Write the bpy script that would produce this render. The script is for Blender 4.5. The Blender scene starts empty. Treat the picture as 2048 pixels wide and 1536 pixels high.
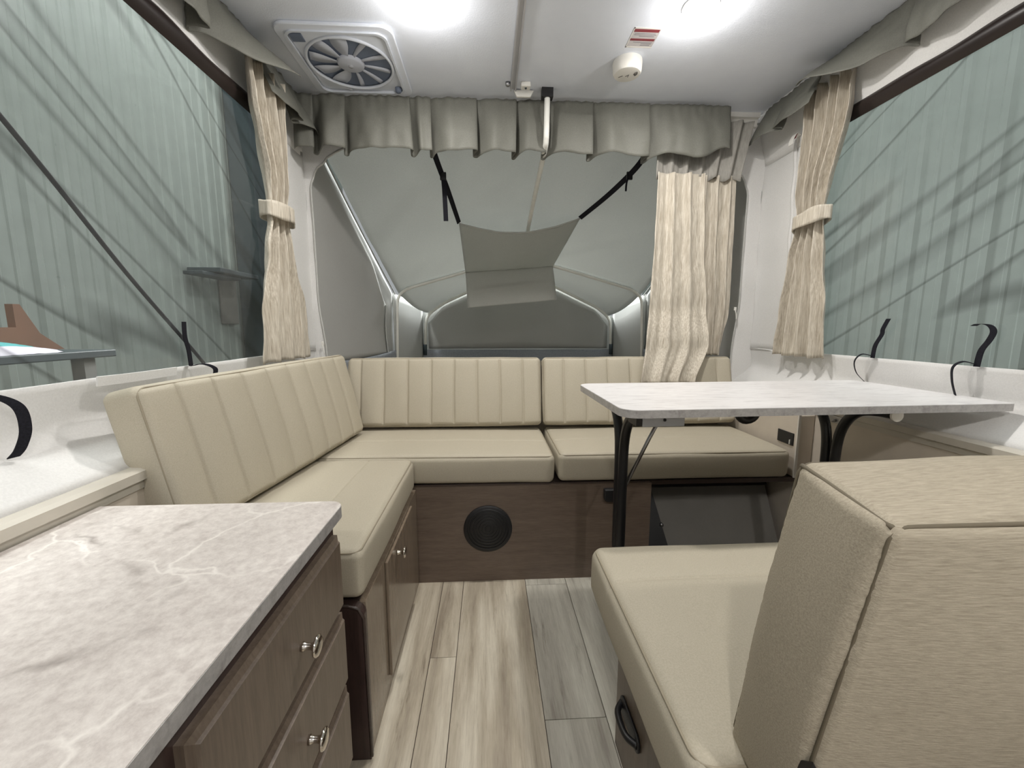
import bpy, bmesh, math, random
from mathutils import Vector, Matrix, noise
random.seed(7)
C = bpy.context.scene.collection
SC = bpy.context.scene
PI = math.pi

# ------------------------------------------------------------------ camera, world, lights, exposure
cam_d = bpy.data.cameras.new('camera'); cam = bpy.data.objects.new('camera', cam_d); C.objects.link(cam)
cam_d.sensor_width = 36.0; cam_d.lens = 830.0 / 2048.0 * 36.0; cam_d.clip_start = 0.02; cam_d.clip_end = 60
_Y = Vector((-46 / 830.0, 116 / 830.0, 1.0)).normalized()
_Z = Vector((0, 1, -_Y.y / _Y.z)).normalized()
_X = _Y.cross(_Z)
if _X.x < 0: _X = -_X
def _w(c): return Vector((_X.dot(c), _Y.dot(c), _Z.dot(c)))
r_, u_, f_ = _w(Vector((1, 0, 0))), _w(Vector((0, 1, 0))), _w(Vector((0, 0, 1)))
mw = Matrix(((r_.x, u_.x, -f_.x, 0), (r_.y, u_.y, -f_.y, 0), (r_.z, u_.z, -f_.z, 1.0), (0, 0, 0, 1)))
cam.matrix_world = mw
SC.camera = cam

W = bpy.data.worlds.new('world'); SC.world = W; W.use_nodes = True
W.node_tree.nodes['Background'].inputs[0].default_value = (0.90, 0.94, 0.96, 1)
W.node_tree.nodes['Background'].inputs[1].default_value = 0.36

SC.view_settings.view_transform = 'Standard'
SC.view_settings.look = 'None'
SC.view_settings.gamma = 1.0
SC.view_settings.use_curve_mapping = False
SC.view_settings.exposure = 0.12

def area(name, loc, rot, sx, sy, power, col, spread=180):
    d = bpy.data.lights.new(name, 'AREA'); d.shape = 'RECTANGLE'; d.size = sx; d.size_y = sy
    d.energy = power; d.color = col; d.spread = math.radians(spread)
    o = bpy.data.objects.new(name, d); o.location = loc; o.rotation_euler = rot; C.objects.link(o); return o
# unseen warehouse lamps over the side aisles, then two added for the bunk
area('unseen_outside_lamp', (-1.75, 2.2, 4.6), (0, math.radians(-12), 0), 0.5, 7.0, 175, (0.96, 1.0, 0.98))
area('unseen_outside_lamp', (2.15, 2.2, 4.6), (0, math.radians(12), 0), 0.5, 7.0, 68, (0.96, 1.0, 0.98))
area('unseen_outside_lamp', (0.25, 3.7, 4.6), (0, 0, 0), 2.0, 0.5, 28, (0.97, 1.0, 0.98), 70)  # added lamp above the bunk, brightens its roof canvas from outside
area('unseen_outside_lamp', (0.25, 6.8, 3.0), (math.radians(-65), 0, 0), 2.0, 0.5, 120, (0.97, 1.0, 0.98), 60)  # added lamp past the far end, lifts the dim end canvas
PUCK_POWER, GLOW_POWER = 7.0, 2.4

# ------------------------------------------------------------------ room dimensions (metres)
XL, XR = -0.88, 1.40          # canvas side walls
BXL, BXR = -0.75, 1.28        # hard box walls
YB, YF = 2.15, -1.75          # back / front of the box
ZC = 2.03                     # ceiling
SILL, WTOP = 0.885, 1.805     # side window bottom / top

# ------------------------------------------------------------------ helpers
def lin(r, g, b, a=1.0):
    f = lambda c: (c / 255 / 12.92) if c / 255 <= 0.04045 else ((c / 255 + 0.055) / 1.055) ** 2.4
    return (f(r), f(g), f(b), a)

class NT:
    def __init__(s, name):
        s.m = bpy.data.materials.new(name); s.m.use_nodes = True; s.t = s.m.node_tree
        s.b = s.t.nodes['Principled BSDF']; s.out = s.t.nodes['Material Output']
    def n(s, typ, **kw):
        nd = s.t.nodes.new(typ)
        for k, v in kw.items():
            if k.startswith('i_'): nd.inputs[k[2:].replace('_', ' ')].default_value = v
            else: setattr(nd, k, v)
        return nd
    def l(s, a, b): s.t.links.new(a, b)
    def coord(s, scale=(1, 1, 1), rot=(0, 0, 0), src='Object'):
        tc = s.n('ShaderNodeTexCoord'); mp = s.n('ShaderNodeMapping')
        mp.inputs['Scale'].default_value = scale; mp.inputs['Rotation'].default_value = rot
        s.l(tc.outputs[src], mp.inputs['Vector']); return mp.outputs[0]
    def noise(s, vec, scale, detail=4, rough=0.55, dist=0.0):
        nd = s.n('ShaderNodeTexNoise'); nd.inputs['Scale'].default_value = scale
        nd.inputs['Detail'].default_value = detail; nd.inputs['Roughness'].default_value = rough
        nd.inputs['Distortion'].default_value = dist
        s.l(vec, nd.inputs['Vector']); return nd.outputs['Fac']
    def ramp(s, fac, stops):
        nd = s.n('ShaderNodeValToRGB'); cr = nd.color_ramp
        while len(cr.elements) < len(stops): cr.elements.new(0.5)
        for e, (p, c) in zip(cr.elements, stops): e.position = p; e.color = c
        s.l(fac, nd.inputs['Fac']); return nd.outputs['Color']
    def mix(s, fac, a, b, mode='MIX'):
        nd = s.n('ShaderNodeMix', data_type='RGBA', blend_type=mode)
        if isinstance(fac, (int, float)): nd.inputs[0].default_value = fac
        else: s.l(fac, nd.inputs[0])
        for v, i in ((a, 6), (b, 7)):
            if isinstance(v, tuple): nd.inputs[i].default_value = v
            else: s.l(v, nd.inputs[i])
        return nd.outputs[2]
    def bump(s, h, strength, dist=0.002):
        nd = s.n('ShaderNodeBump'); nd.inputs['Strength'].default_value = strength
        nd.inputs['Distance'].default_value = dist
        s.l(h, nd.inputs['Height']); s.l(nd.outputs[0], s.b.inputs['Normal']); return nd
    def base(s, c):
        if isinstance(c, tuple): s.b.inputs['Base Color'].default_value = c
        else: s.l(c, s.b.inputs['Base Color'])
    def set(s, rough=0.5, metal=0.0, spec=0.5, sheen=0.0):
        s.b.inputs['Roughness'].default_value = rough; s.b.inputs['Metallic'].default_value = metal
        s.b.inputs['Specular IOR Level'].default_value = spec
        s.b.inputs['Sheen Weight'].default_value = sheen
        return s.m

M = {}
def plain(name, col, rough=0.5, metal=0.0, spec=0.5, var=0.06, bscale=0, bstr=0.2):
    t = NT(name); v = t.coord()
    f = t.noise(v, 9, 3)
    d = tuple(c * (1 - var) for c in col[:3]) + (1,); u = tuple(min(1, c * (1 + var)) for c in col[:3]) + (1,)
    t.base(t.ramp(f, [(0.3, d), (0.7, u)]))
    if bscale: t.bump(t.noise(v, bscale, 3), bstr)
    M[name] = t.set(rough, metal, spec); return M[name]

# fabrics
def weave(name, c1, c2, scale, stretch, bstr=0.35, rough=0.8, spec=0.25, sheen=0.0, big=0.05, trans=0.0):
    t = NT(name); v = t.coord(stretch); f = t.noise(v, scale, 4, 0.65)
    col = t.ramp(f, [(0.3, c1), (0.72, c2)])
    g = t.noise(t.coord(), 2.5, 3)
    col = t.mix(g, col, t.mix(1.0, col, (1 - big * 2, 1 - big * 2, 1 - big * 2, 1), 'MULTIPLY'))
    t.base(col); t.bump(f, bstr, 0.0015)
    M[name] = t.set(rough, 0, spec, sheen)
    if trans:   # thin tent cloth lets some light through
        tl = t.n('ShaderNodeBsdfTranslucent'); t.l(col, tl.inputs['Color'])
        ms = t.n('ShaderNodeMixShader'); ms.inputs[0].default_value = trans
        t.l(t.b.outputs[0], ms.inputs[1]); t.l(tl.outputs[0], ms.inputs[2]); t.l(ms.outputs[0], t.out.inputs['Surface'])
    return M[name]
weave('cushion_vinyl', lin(175, 167, 149), lin(191, 183, 165), 420, (1, 1, 1), 0.18, 0.62, 0.35)
weave('cushion_linen', lin(160, 150, 132), lin(192, 182, 163), 90, (0.6, 7, 7), 0.35, 0.72, 0.3)
plain('piping', lin(150, 141, 122), 0.6)
plain('seam_dark', lin(108, 99, 82), 0.7)
weave('curtain_cloth', lin(166, 155, 138), lin(222, 215, 201), 30, (7, 7, 0.45), 0.6, 0.62, 0.4, 0.1)
weave('curtain_header', lin(140, 137, 131), lin(168, 165, 158), 40, (6, 6, 0.5), 0.4, 0.8, 0.2)
weave('valance_cloth', lin(106, 106, 99), lin(120, 120, 112), 260, (1, 1, 1), 0.15, 0.62, 0.35)
weave('canvas_white', lin(232, 231, 229), lin(243, 242, 240), 240, (1, 1, 1), 0.25, 0.7, 0.3, trans=0.12)
weave('canvas_grey', lin(176, 177, 174), lin(188, 189, 186), 240, (1, 1, 1), 0.2, 0.8, 0.25, trans=0.4)
weave('canvas_side', lin(170, 171, 168), lin(182, 183, 180), 240, (1, 1, 1), 0.2, 0.85, 0.2, trans=0.10)
weave('canvas_dark', lin(200, 200, 197), lin(209, 209, 206), 260, (1, 1, 1), 0.2, 0.85, 0.2, trans=0.35)
weave('canvas_skirt', lin(150, 156, 164), lin(178, 182, 188), 60, (1, 1, 2), 0.5, 0.7, 0.3, trans=0.3)
weave('hammock_cloth', lin(218, 218, 214), lin(230, 230, 226), 260, (1, 1, 1), 0.2, 0.7, 0.3, trans=0.7)
weave('strap_web', lin(20, 20, 26), lin(36, 36, 44), 300, (1, 1, 1), 0.3, 0.8, 0.2)
plain('seam_tape', lin(186, 186, 182), 0.6, bscale=120)
# plastics, metals
plain('white_plastic', lin(226, 224, 218), 0.4)
plain('cream_plastic', lin(206, 200, 186), 0.45)
plain('grey_plastic', lin(172, 174, 180), 0.45)
plain('black_plastic', lin(24, 24, 26), 0.45)
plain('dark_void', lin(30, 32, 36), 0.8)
plain('grey_board', lin(120, 117, 111), 0.8, bscale=80)
plain('black_metal', lin(22, 22, 24), 0.35, 0.0)
plain('steel', lin(170, 170, 172), 0.28, 1.0)
plain('track_metal', lin(214, 214, 218), 0.3, 0.5)
plain('fan_white', lin(214, 219, 228), 0.4)
plain('chrome', lin(214, 208, 200), 0.12, 1.0)
plain('bow_paint', lin(236, 236, 230), 0.35)
plain('wall_board', lin(206, 196, 182), 0.45, bscale=60, bstr=0.05)
plain('rail_vinyl', lin(196, 190, 178), 0.4)
plain('fan_blade', lin(186, 190, 200), 0.5)
plain('fan_dark', lin(104, 114, 132), 0.6)
plain('red_print', lin(128, 52, 58), 0.6)
plain('grey_print', lin(140, 136, 140), 0.6)
plain('sticker_paper', lin(196, 192, 192), 0.5)
plain('window_welt', lin(40, 32, 30), 0.35)
plain('green_metal', lin(146, 154, 148), 0.5, spec=0.4, var=0.05, bscale=4, bstr=0.05)
plain('concrete', lin(120, 120, 116), 0.8, bscale=30)
plain('dark_steel', lin(46, 58, 62), 0.5, bscale=40)
plain('cardboard', lin(120, 84, 62), 0.85, bscale=50)
plain('teal_cloth', lin(60, 140, 140), 0.7, var=0.3)
plain('print_bag', lin(196, 192, 204), 0.5, var=0.2)
plain('flue_white', lin(214, 210, 202), 0.5)

def emis(name, col, s):
    t = NT(name); t.base((0.9, 0.9, 0.9, 1))
    t.b.inputs['Emission Color'].default_value = col; t.b.inputs['Emission Strength'].default_value = s
    M[name] = t.set(0.4); return M[name]
emis('lamp_lens', (1.0, 0.95, 0.89, 1), 60.0)

def ceiling_mat():
    t = NT('ceiling_skin'); v = t.coord()
    t.base(t.ramp(t.noise(v, 5, 3), [(0.3, lin(222, 227, 237)), (0.7, lin(229, 234, 243))]))
    t.bump(t.noise(v, 190, 3, 0.6), 0.35, 0.0016)
    M['ceiling_skin'] = t.set(0.36, 0, 0.5)
ceiling_mat()

def wood(name, stretch, dark, light, rough=0.34):
    t = NT(name); v = t.coord(stretch)
    a = t.noise(v, 14, 6, 0.65, 0.25); b = t.noise(v, 60, 4, 0.6)
    col = t.ramp(a, [(0.25, dark), (0.75, light)])
    col = t.mix(0.35, col, t.ramp(b, [(0.35, dark), (0.65, light)]))
    t.base(col); t.bump(b, 0.08, 0.001); M[name] = t.set(rough, 0, 0.5)
wood('wood_vertical', (4, 4, 0.35), lin(90, 78, 67), lin(124, 110, 97))
wood('wood_horizontal', (0.35, 4, 4), lin(88, 75, 65), lin(120, 105, 93))
wood('wood_gloss', (4, 4, 0.35), lin(104, 92, 78), lin(140, 126, 110), 0.16)
wood('wood_end', (4, 4, 0.3), lin(48, 36, 34), lin(70, 54, 50))
wood('wood_edge', (1, 1, 1), lin(56, 46, 42), lin(72, 60, 54))

def plank_mat(name, bias):
    t = NT(name); v = t.coord((6, 0.45, 1)); oi = t.n('ShaderNodeObjectInfo')
    vo = t.n('ShaderNodeVectorMath', operation='ADD'); sc = t.n('ShaderNodeVectorMath', operation='SCALE')
    cmb = t.n('ShaderNodeCombineXYZ')
    t.l(oi.outputs['Random'], cmb.inputs[0]); t.l(oi.outputs['Random'], cmb.inputs[1])
    t.l(cmb.outputs[0], sc.inputs[0]); sc.inputs['Scale'].default_value = 23.0
    t.l(v, vo.inputs[0]); t.l(sc.outputs[0], vo.inputs[1]); v = vo.outputs[0]
    a = t.noise(v, 2.2, 6, 0.62, 0.3); b = t.noise(v, 9, 6, 0.7); g = t.noise(v, 40, 3, 0.7)
    warm = t.ramp(a, [(0.33, lin(138, 125, 107)), (0.5, lin(178, 166, 145)), (0.64, lin(208, 199, 180))])
    cool = t.ramp(a, [(0.31, lin(112, 106, 99)), (0.42, lin(168, 166, 157)), (0.66, lin(200, 200, 190))])
    col = t.mix(bias, warm, cool)
    streak = t.ramp(b, [(0.30, (0.48, 0.45, 0.42, 1)), (0.42, (1, 1, 1, 1)), (1, (1, 1, 1, 1))])
    col = t.mix(0.75, col, streak, 'MULTIPLY')
    fine = t.ramp(g, [(0.3, (0.84, 0.82, 0.8, 1)), (0.6, (1.04, 1.03, 1.02, 1))])
    col = t.mix(0.7, col, fine, 'MULTIPLY')
    t.base(col); t.bump(b, 0.12, 0.001); M[name] = t.set(0.42, 0, 0.4)
plank_mat('floor_plank', 0.25); plank_mat('floor_plank_cool', 0.85)

def marble(name, base1, base2, white, dark, scale, stretch, rot, veins=True):
    t = NT(name); v = t.coord(stretch, rot)
    big = t.noise(v, scale, 8, 0.62, 0.5)
    col = t.ramp(big, [(0.3, base1), (0.68, base2)])
    spk = t.noise(v, scale * 12, 5, 0.75)
    col = t.mix(0.5, col, t.ramp(spk, [(0.32, base1), (0.68, white)]))
    if veins:
        nd = t.n('ShaderNodeTexNoise'); nd.inputs['Scale'].default_value = scale * 0.8; nd.inputs['Detail'].default_value = 6
        t.l(v, nd.inputs['Vector'])
        va = t.n('ShaderNodeVectorMath', operation='MULTIPLY_ADD'); t.l(nd.outputs['Color'], va.inputs[0])
        va.inputs[1].default_value = (0.35, 0.35, 0.35); t.l(v, va.inputs[2])
        vo = t.n('ShaderNodeTexVoronoi', feature='DISTANCE_TO_EDGE'); vo.inputs['Scale'].default_value = scale * 0.9
        t.l(va.outputs[0], vo.inputs['Vector'])
        fade = t.ramp(t.noise(v, scale * 0.9, 3), [(0.42, (0, 0, 0, 1)), (0.60, (0.8, 0.8, 0.8, 1))])
        line = t.ramp(vo.outputs['Distance'], [(0.0, (1, 1, 1, 1)), (0.035, (0, 0, 0, 1))])
        m1 = t.mix(1.0, fade, line, 'MULTIPLY')
        col = t.mix(m1, col, white)
        vo2 = t.n('ShaderNodeTexVoronoi', feature='DISTANCE_TO_EDGE'); vo2.inputs['Scale'].default_value = scale * 0.55
        t.l(va.outputs[0], vo2.inputs['Vector'])
        fade2 = t.ramp(t.noise(v, scale * 1.7, 4), [(0.5, (0, 0, 0, 1)), (0.66, (0.9, 0.9, 0.9, 1))])
        line2 = t.ramp(vo2.outputs['Distance'], [(0.0, (1, 1, 1, 1)), (0.05, (0, 0, 0, 1))])
        col = t.mix(t.mix(1.0, fade2, line2, 'MULTIPLY'), col, dark)
    else:
        st = t.noise(v, scale * 4, 5, 0.6, 0.4)
        col = t.mix(t.ramp(st, [(0.5, (0, 0, 0, 1)), (0.75, (0.7, 0.7, 0.7, 1))]), col, dark)
    t.base(col); M[name] = t.set(0.38, 0, 0.5)
marble('marble_counter', lin(184, 175, 170), lin(220, 213, 208), lin(242, 237, 231), lin(150, 141, 136), 6.0, (1, 1, 1), (0, 0, 0.6))
marble('marble_table', lin(214, 211, 211), lin(230, 228, 227), lin(240, 238, 237), lin(176, 172, 172), 4.0, (0.8, 5, 1), (0, 0, 0.22), False)
marble('marble_edge', lin(150, 147, 146), lin(178, 175, 174), lin(190, 188, 186), lin(120, 116, 114), 12.0, (1, 1, 1), (0, 0, 0.2), False)

def vinyl(name, rot, tint):
    t = NT(name); nt = t.t
    v = t.coord((1, 1, 1), rot)
    tr = t.n('ShaderNodeBsdfTransparent'); gl = t.n('ShaderNodeBsdfGlossy'); gl.inputs['Roughness'].default_value = 0.07
    df = t.n('ShaderNodeBsdfDiffuse'); df.inputs['Color'].default_value = (0.75, 0.78, 0.76, 1)
    # refraction at the creases painted as dark bands in the tint, plus scuffs
    mp2 = t.n('ShaderNodeMapping'); mp2.inputs['Scale'].default_value = (1, 0.20, 1.9); t.l(v, mp2.inputs['Vector'])
    w = t.noise(mp2.outputs[0], 2.2, 1.0, 0.4, 0.1)
    def band(c, wd, k): return t.ramp(w, [(c - wd, (1, 1, 1, 1)), (c, (k, k, k, 1)), (c + wd * 1.6, (1, 1, 1, 1))])
    cre = t.mix(1.0, t.mix(1.0, band(0.42, 0.014, 0.48), band(0.55, 0.024, 0.62), 'MULTIPLY'), band(0.66, 0.012, 0.55), 'MULTIPLY')
    sp = t.ramp(t.noise(t.coord(), 55, 3, 0.7), [(0.68, (1, 1, 1, 1)), (0.78, (0.72, 0.74, 0.73, 1))])
    colr = t.mix(1.0, t.mix(1.0, cre, sp, 'MULTIPLY'), tint, 'MULTIPLY')
    t.l(colr, tr.inputs['Color'])
    bp = t.n('ShaderNodeBump'); bp.inputs['Strength'].default_value = 0.2; bp.inputs['Distance'].default_value = 0.05
    t.l(w, bp.inputs['Height']); t.l(bp.outputs[0], gl.inputs['Normal'])
    lw = t.n('ShaderNodeLayerWeight'); lw.inputs['Blend'].default_value = 0.5
    pw = t.n('ShaderNodeMath', operation='POWER'); t.l(lw.outputs['Facing'], pw.inputs[0]); pw.inputs[1].default_value = 4.0
    fr = t.n('ShaderNodeMath', operation='MULTIPLY_ADD'); t.l(pw.outputs[0], fr.inputs[0]); fr.inputs[1].default_value = 0.35; fr.inputs[2].default_value = 0.035
    m1 = t.n('ShaderNodeMixShader'); m1.inputs[0].default_value = 0.06
    t.l(tr.outputs[0], m1.inputs[1]); t.l(df.outputs[0], m1.inputs[2])
    m2 = t.n('ShaderNodeMixShader'); t.l(fr.outputs[0], m2.inputs[0]); t.l(m1.outputs[0], m2.inputs[1]); t.l(gl.outputs[0], m2.inputs[2])
    t.l(m2.outputs[0], t.out.inputs['Surface'])
    M[name] = t.m
vinyl('window_vinyl_a', (0.65, 0, 0), (0.95, 0.95, 0.95, 1))
vinyl('window_vinyl_b', (0.5, 0, 0), (0.90, 0.92, 0.92, 1))

# ------------------------------------------------------------------ object helpers
LOC = {}
def tag(o, label=None, cat=None, group=None, kind=None):
    if label: o['label'] = label
    if cat: o['category'] = cat
    if group: o['group'] = group
    if kind: o['kind'] = kind
    return o
def thing(name, loc, label=None, cat=None, group=None, kind=None):
    o = bpy.data.objects.new(name, None); C.objects.link(o); o.location = loc; o.empty_display_size = 0.05
    LOC[o.name] = Vector(loc); return tag(o, label, cat, group, kind)
def obj(name, vf, mat, parent=None, smooth=False, origin=None, label=None, solid=0.0, bevel=0.0, auto=None, sub=0, offset=0.0):
    """link world-space verts and faces as one mesh object whose origin is its parent's origin (or its own base)"""
    V, Fc = vf
    if parent is not None: o0 = LOC[parent.name]
    elif origin is not None: o0 = Vector(origin)
    else:
        xs = [v[0] for v in V]; ys = [v[1] for v in V]; zs = [v[2] for v in V]
        o0 = Vector(((min(xs) + max(xs)) / 2, (min(ys) + max(ys)) / 2, min(zs)))
    me = bpy.data.meshes.new(name)
    me.from_pydata([(v[0] - o0.x, v[1] - o0.y, v[2] - o0.z) for v in V], [], Fc); me.validate()
    bm = bmesh.new(); bm.from_mesh(me); bmesh.ops.recalc_face_normals(bm, faces=bm.faces); bm.to_mesh(me); bm.free()
    if smooth:
        for p in me.polygons: p.use_smooth = True
        if auto is not None: me.set_sharp_from_angle(angle=math.radians(auto))
    me.materials.append(M[mat] if isinstance(mat, str) else mat)
    o = bpy.data.objects.new(name, me); C.objects.link(o)
    if parent is not None: o.parent = parent
    else: o.location = o0
    LOC[o.name] = o0
    if bevel:
        b = o.modifiers.new('bevel', 'BEVEL'); b.width = bevel; b.segments = 2; b.limit_method = 'ANGLE'; b.angle_limit = math.radians(50)
    if solid:
        s = o.modifiers.new('solid', 'SOLIDIFY'); s.thickness = solid; s.offset = offset
    if sub:
        s = o.modifiers.new('sub', 'SUBSURF'); s.levels = sub; s.render_levels = sub
    if label: o['label'] = label
    return o
def join(*parts):
    V, Fc = [], []
    for v, f in parts:
        n = len(V); V += [tuple(p) for p in v]; Fc += [tuple(i + n for i in q) for q in f]
    return V, Fc
def box(x0, x1, y0, y1, z0, z1):
    V = [(x, y, z) for x in (x0, x1) for y in (y0, y1) for z in (z0, z1)]
    return V, [(0, 1, 3, 2), (4, 6, 7, 5), (0, 4, 5, 1), (2, 3, 7, 6), (0, 2, 6, 4), (1, 5, 7, 3)]
def xf(vf, m): return [tuple(m @ Vector(v)) for v in vf[0]], vf[1]
def frame(d):
    d = Vector(d).normalized(); a = Vector((0, 0, 1)) if abs(d.z) < 0.9 else Vector((1, 0, 0))
    u = d.cross(a).normalized(); return u, d.cross(u).normalized()
def tube(pts, r, n=10, closed=False, cap=True):
    pts = [Vector(p) for p in pts]; N = len(pts); V = []; Fc = []
    rs = r if isinstance(r, (list, tuple)) else [r] * N
    u = None
    for i, p in enumerate(pts):
        if closed: d = pts[(i + 1) % N] - pts[i - 1]
        else: d = pts[min(i + 1, N - 1)] - pts[max(i - 1, 0)]
        d.normalize()
        if u is None: u, w = frame(d)
        else:
            u = (u - d * u.dot(d)).normalized(); w = d.cross(u)
        for k in range(n):
            a = 2 * PI * k / n; V.append(tuple(p + (u * math.cos(a) + w * math.sin(a)) * rs[i]))
    M_ = N if closed else N - 1
    for i in range(M_):
        for k in range(n):
            a = i * n + k; b = i * n + (k + 1) % n; c = ((i + 1) % N) * n
            Fc.append((a, b, c + (k + 1) % n, c + k))
    if cap and not closed:
        Fc.append(tuple(range(n))[::-1]); Fc.append(tuple((N - 1) * n + k for k in range(n)))
    return V, Fc
def smooth_path(pts, per=8):
    P = [Vector(p) for p in pts]; out = []
    for i in range(len(P) - 1):
        p0 = P[max(i - 1, 0)]; p1 = P[i]; p2 = P[i + 1]; p3 = P[min(i + 2, len(P) - 1)]
        for k in range(per):
            t = k / per
            out.append(0.5 * ((2 * p1) + (p2 - p0) * t + (2 * p0 - 5 * p1 + 4 * p2 - p3) * t * t + (3 * p1 - p0 - 3 * p2 + p3) * t ** 3))
    out.append(P[-1]); return out
def lathe(prof, c, axis='z', n=28):
    """prof: (radius, height) along axis from c"""
    V, Fc = [], []
    for (r, h) in prof:
        for k in range(n):
            a = 2 * PI * k / n; x, y = r * math.cos(a), r * math.sin(a)
            p = {'z': (x, y, h), 'x': (h, x, y), 'y': (x, h, y)}[axis]
            V.append((c[0] + p[0], c[1] + p[1], c[2] + p[2]))
    for i in range(len(prof) - 1):
        for k in range(n):
            Fc.append((i * n + k, i * n + (k + 1) % n, (i + 1) * n + (k + 1) % n, (i + 1) * n + k))
    if prof[0][0] > 1e-5: Fc.append(tuple(range(n)))
    if prof[-1][0] > 1e-5: Fc.append(tuple((len(prof) - 1) * n + k for k in range(n)))
    return V, Fc
def grid(fn, nu, nv):
    V = [tuple(fn(i / nu, j / nv)) for j in range(nv + 1) for i in range(nu + 1)]
    Fc = [(j * (nu + 1) + i, j * (nu + 1) + i + 1, (j + 1) * (nu + 1) + i + 1, (j + 1) * (nu + 1) + i) for j in range(nv) for i in range(nu)]
    return V, Fc
def prism(poly, axis, a, b):
    """poly of 2-D points extruded along axis from a to b; remaining axes in xyz order"""
    n = len(poly); V = []
    for h in (a, b):
        for (p, q) in poly:
            V.append({'z': (p, q, h), 'y': (p, h, q), 'x': (h, p, q)}[axis])
    return V, [tuple(range(n))[::-1], tuple(range(n, 2 * n))] + [(i, (i + 1) % n, n + (i + 1) % n, n + i) for i in range(n)]
def rrect(x0, x1, y0, y1, rs, seg=8):
    """rounded rect; rs = radius for (x0y0, x1y0, x1y1, x0y1)"""
    out = []
    for (cx, cy, sx, sy, a0, r) in ((x0, y0, 1, 1, PI, rs[0]), (x1, y0, -1, 1, 1.5 * PI, rs[1]), (x1, y1, -1, -1, 0, rs[2]), (x0, y1, 1, -1, 0.5 * PI, rs[3])):
        if r <= 0: out.append((cx, cy)); continue
        for k in range(seg + 1):
            a = a0 + 0.5 * PI * k / seg; out.append((cx + sx * r + r * math.cos(a), cy + sy * r + r * math.sin(a)))
    return out
def strap(pts, width, wdir, per=8):
    P = smooth_path(pts, per); wd = Vector(wdir).normalized() * width / 2
    V = []; 
    for p in P: V += [tuple(p - wd), tuple(p + wd)]
    return V, [(2 * i, 2 * i + 1, 2 * i + 3, 2 * i + 2) for i in range(len(P) - 1)]
def nz(x, y, z, s): return noise.noise(Vector((x * s, y * s, z * s)))
def smst(a, b, x):
    t = max(0, min(1, (x - a) / (b - a))); return t * t * (3 - 2 * t)
def interp(tab, x):
    if x <= tab[0][0]: return tab[0][1]
    for (a, p), (b, q) in zip(tab, tab[1:]):
        if x <= b: return p + (q - p) * smst(0, 1, (x - a) / (b - a))
    return tab[-1][1]

# ================================================================== THE SETTING
# ---- floor with separate vinyl planks
floor = obj('floor', box(-0.9, 1.4, YF, YB, -0.03, -0.004), 'wood_edge'); tag(floor, 'grey and beige wood plank floor of the camper aisle', kind='structure')
seams = [-0.42, -0.187, -0.107, 0.135, 0.295, 0.45, 0.69, 0.93]
cuts = {0: [0.35], 1: [1.147, 0.2], 2: [0.05], 3: [0.928, 1.488], 4: [0.55], 5: [0.9], 6: [1.2]}
gap = 0.0009
for i in range(len(seams) - 1):
    ys = sorted([-0.6] + cuts.get(i, []) + [1.54])
    for a, b in zip(ys, ys[1:]):
        obj('plank', box(seams[i] + gap, seams[i + 1] - gap, a + gap, b - gap, -0.004, 0.0), 'floor_plank_cool' if i in (3, 4, 6) else 'floor_plank', floor, bevel=0.0006)

# ---- ceiling
ceil_poly = rrect(-0.885, 1.365, YF, YB, (0.03, 0.03, 0.03, 0.03))
ceil = obj('ceiling', prism(ceil_poly, 'z', ZC, ZC + 0.06), 'ceiling_skin'); tag(ceil, 'pebbled white camper ceiling panel', kind='structure')
tr = obj('trim_1', join(box(0.100, 0.106, YF + 0.05, 1.975, ZC - 0.012, ZC), box(0.120, 0.126, YF + 0.05, 1.975, ZC - 0.012, ZC), box(0.100, 0.126, YF + 0.05, 1.975, ZC - 0.003, ZC)), 'track_metal')
tag(tr, 'thin shiny metal curtain track along the ceiling', kind='structure')
# ceiling edge trim and curtain rail at the back
t2 = obj('trim_2', join(box(-0.86, 1.33, YB - 0.012, YB + 0.012, ZC - 0.055, ZC), box(-0.86, 1.33, YB - 0.035, YB - 0.012, ZC - 0.022, ZC)), 'white_plastic'); tag(t2, 'white rail under the back edge of the ceiling', kind='structure')

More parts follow.
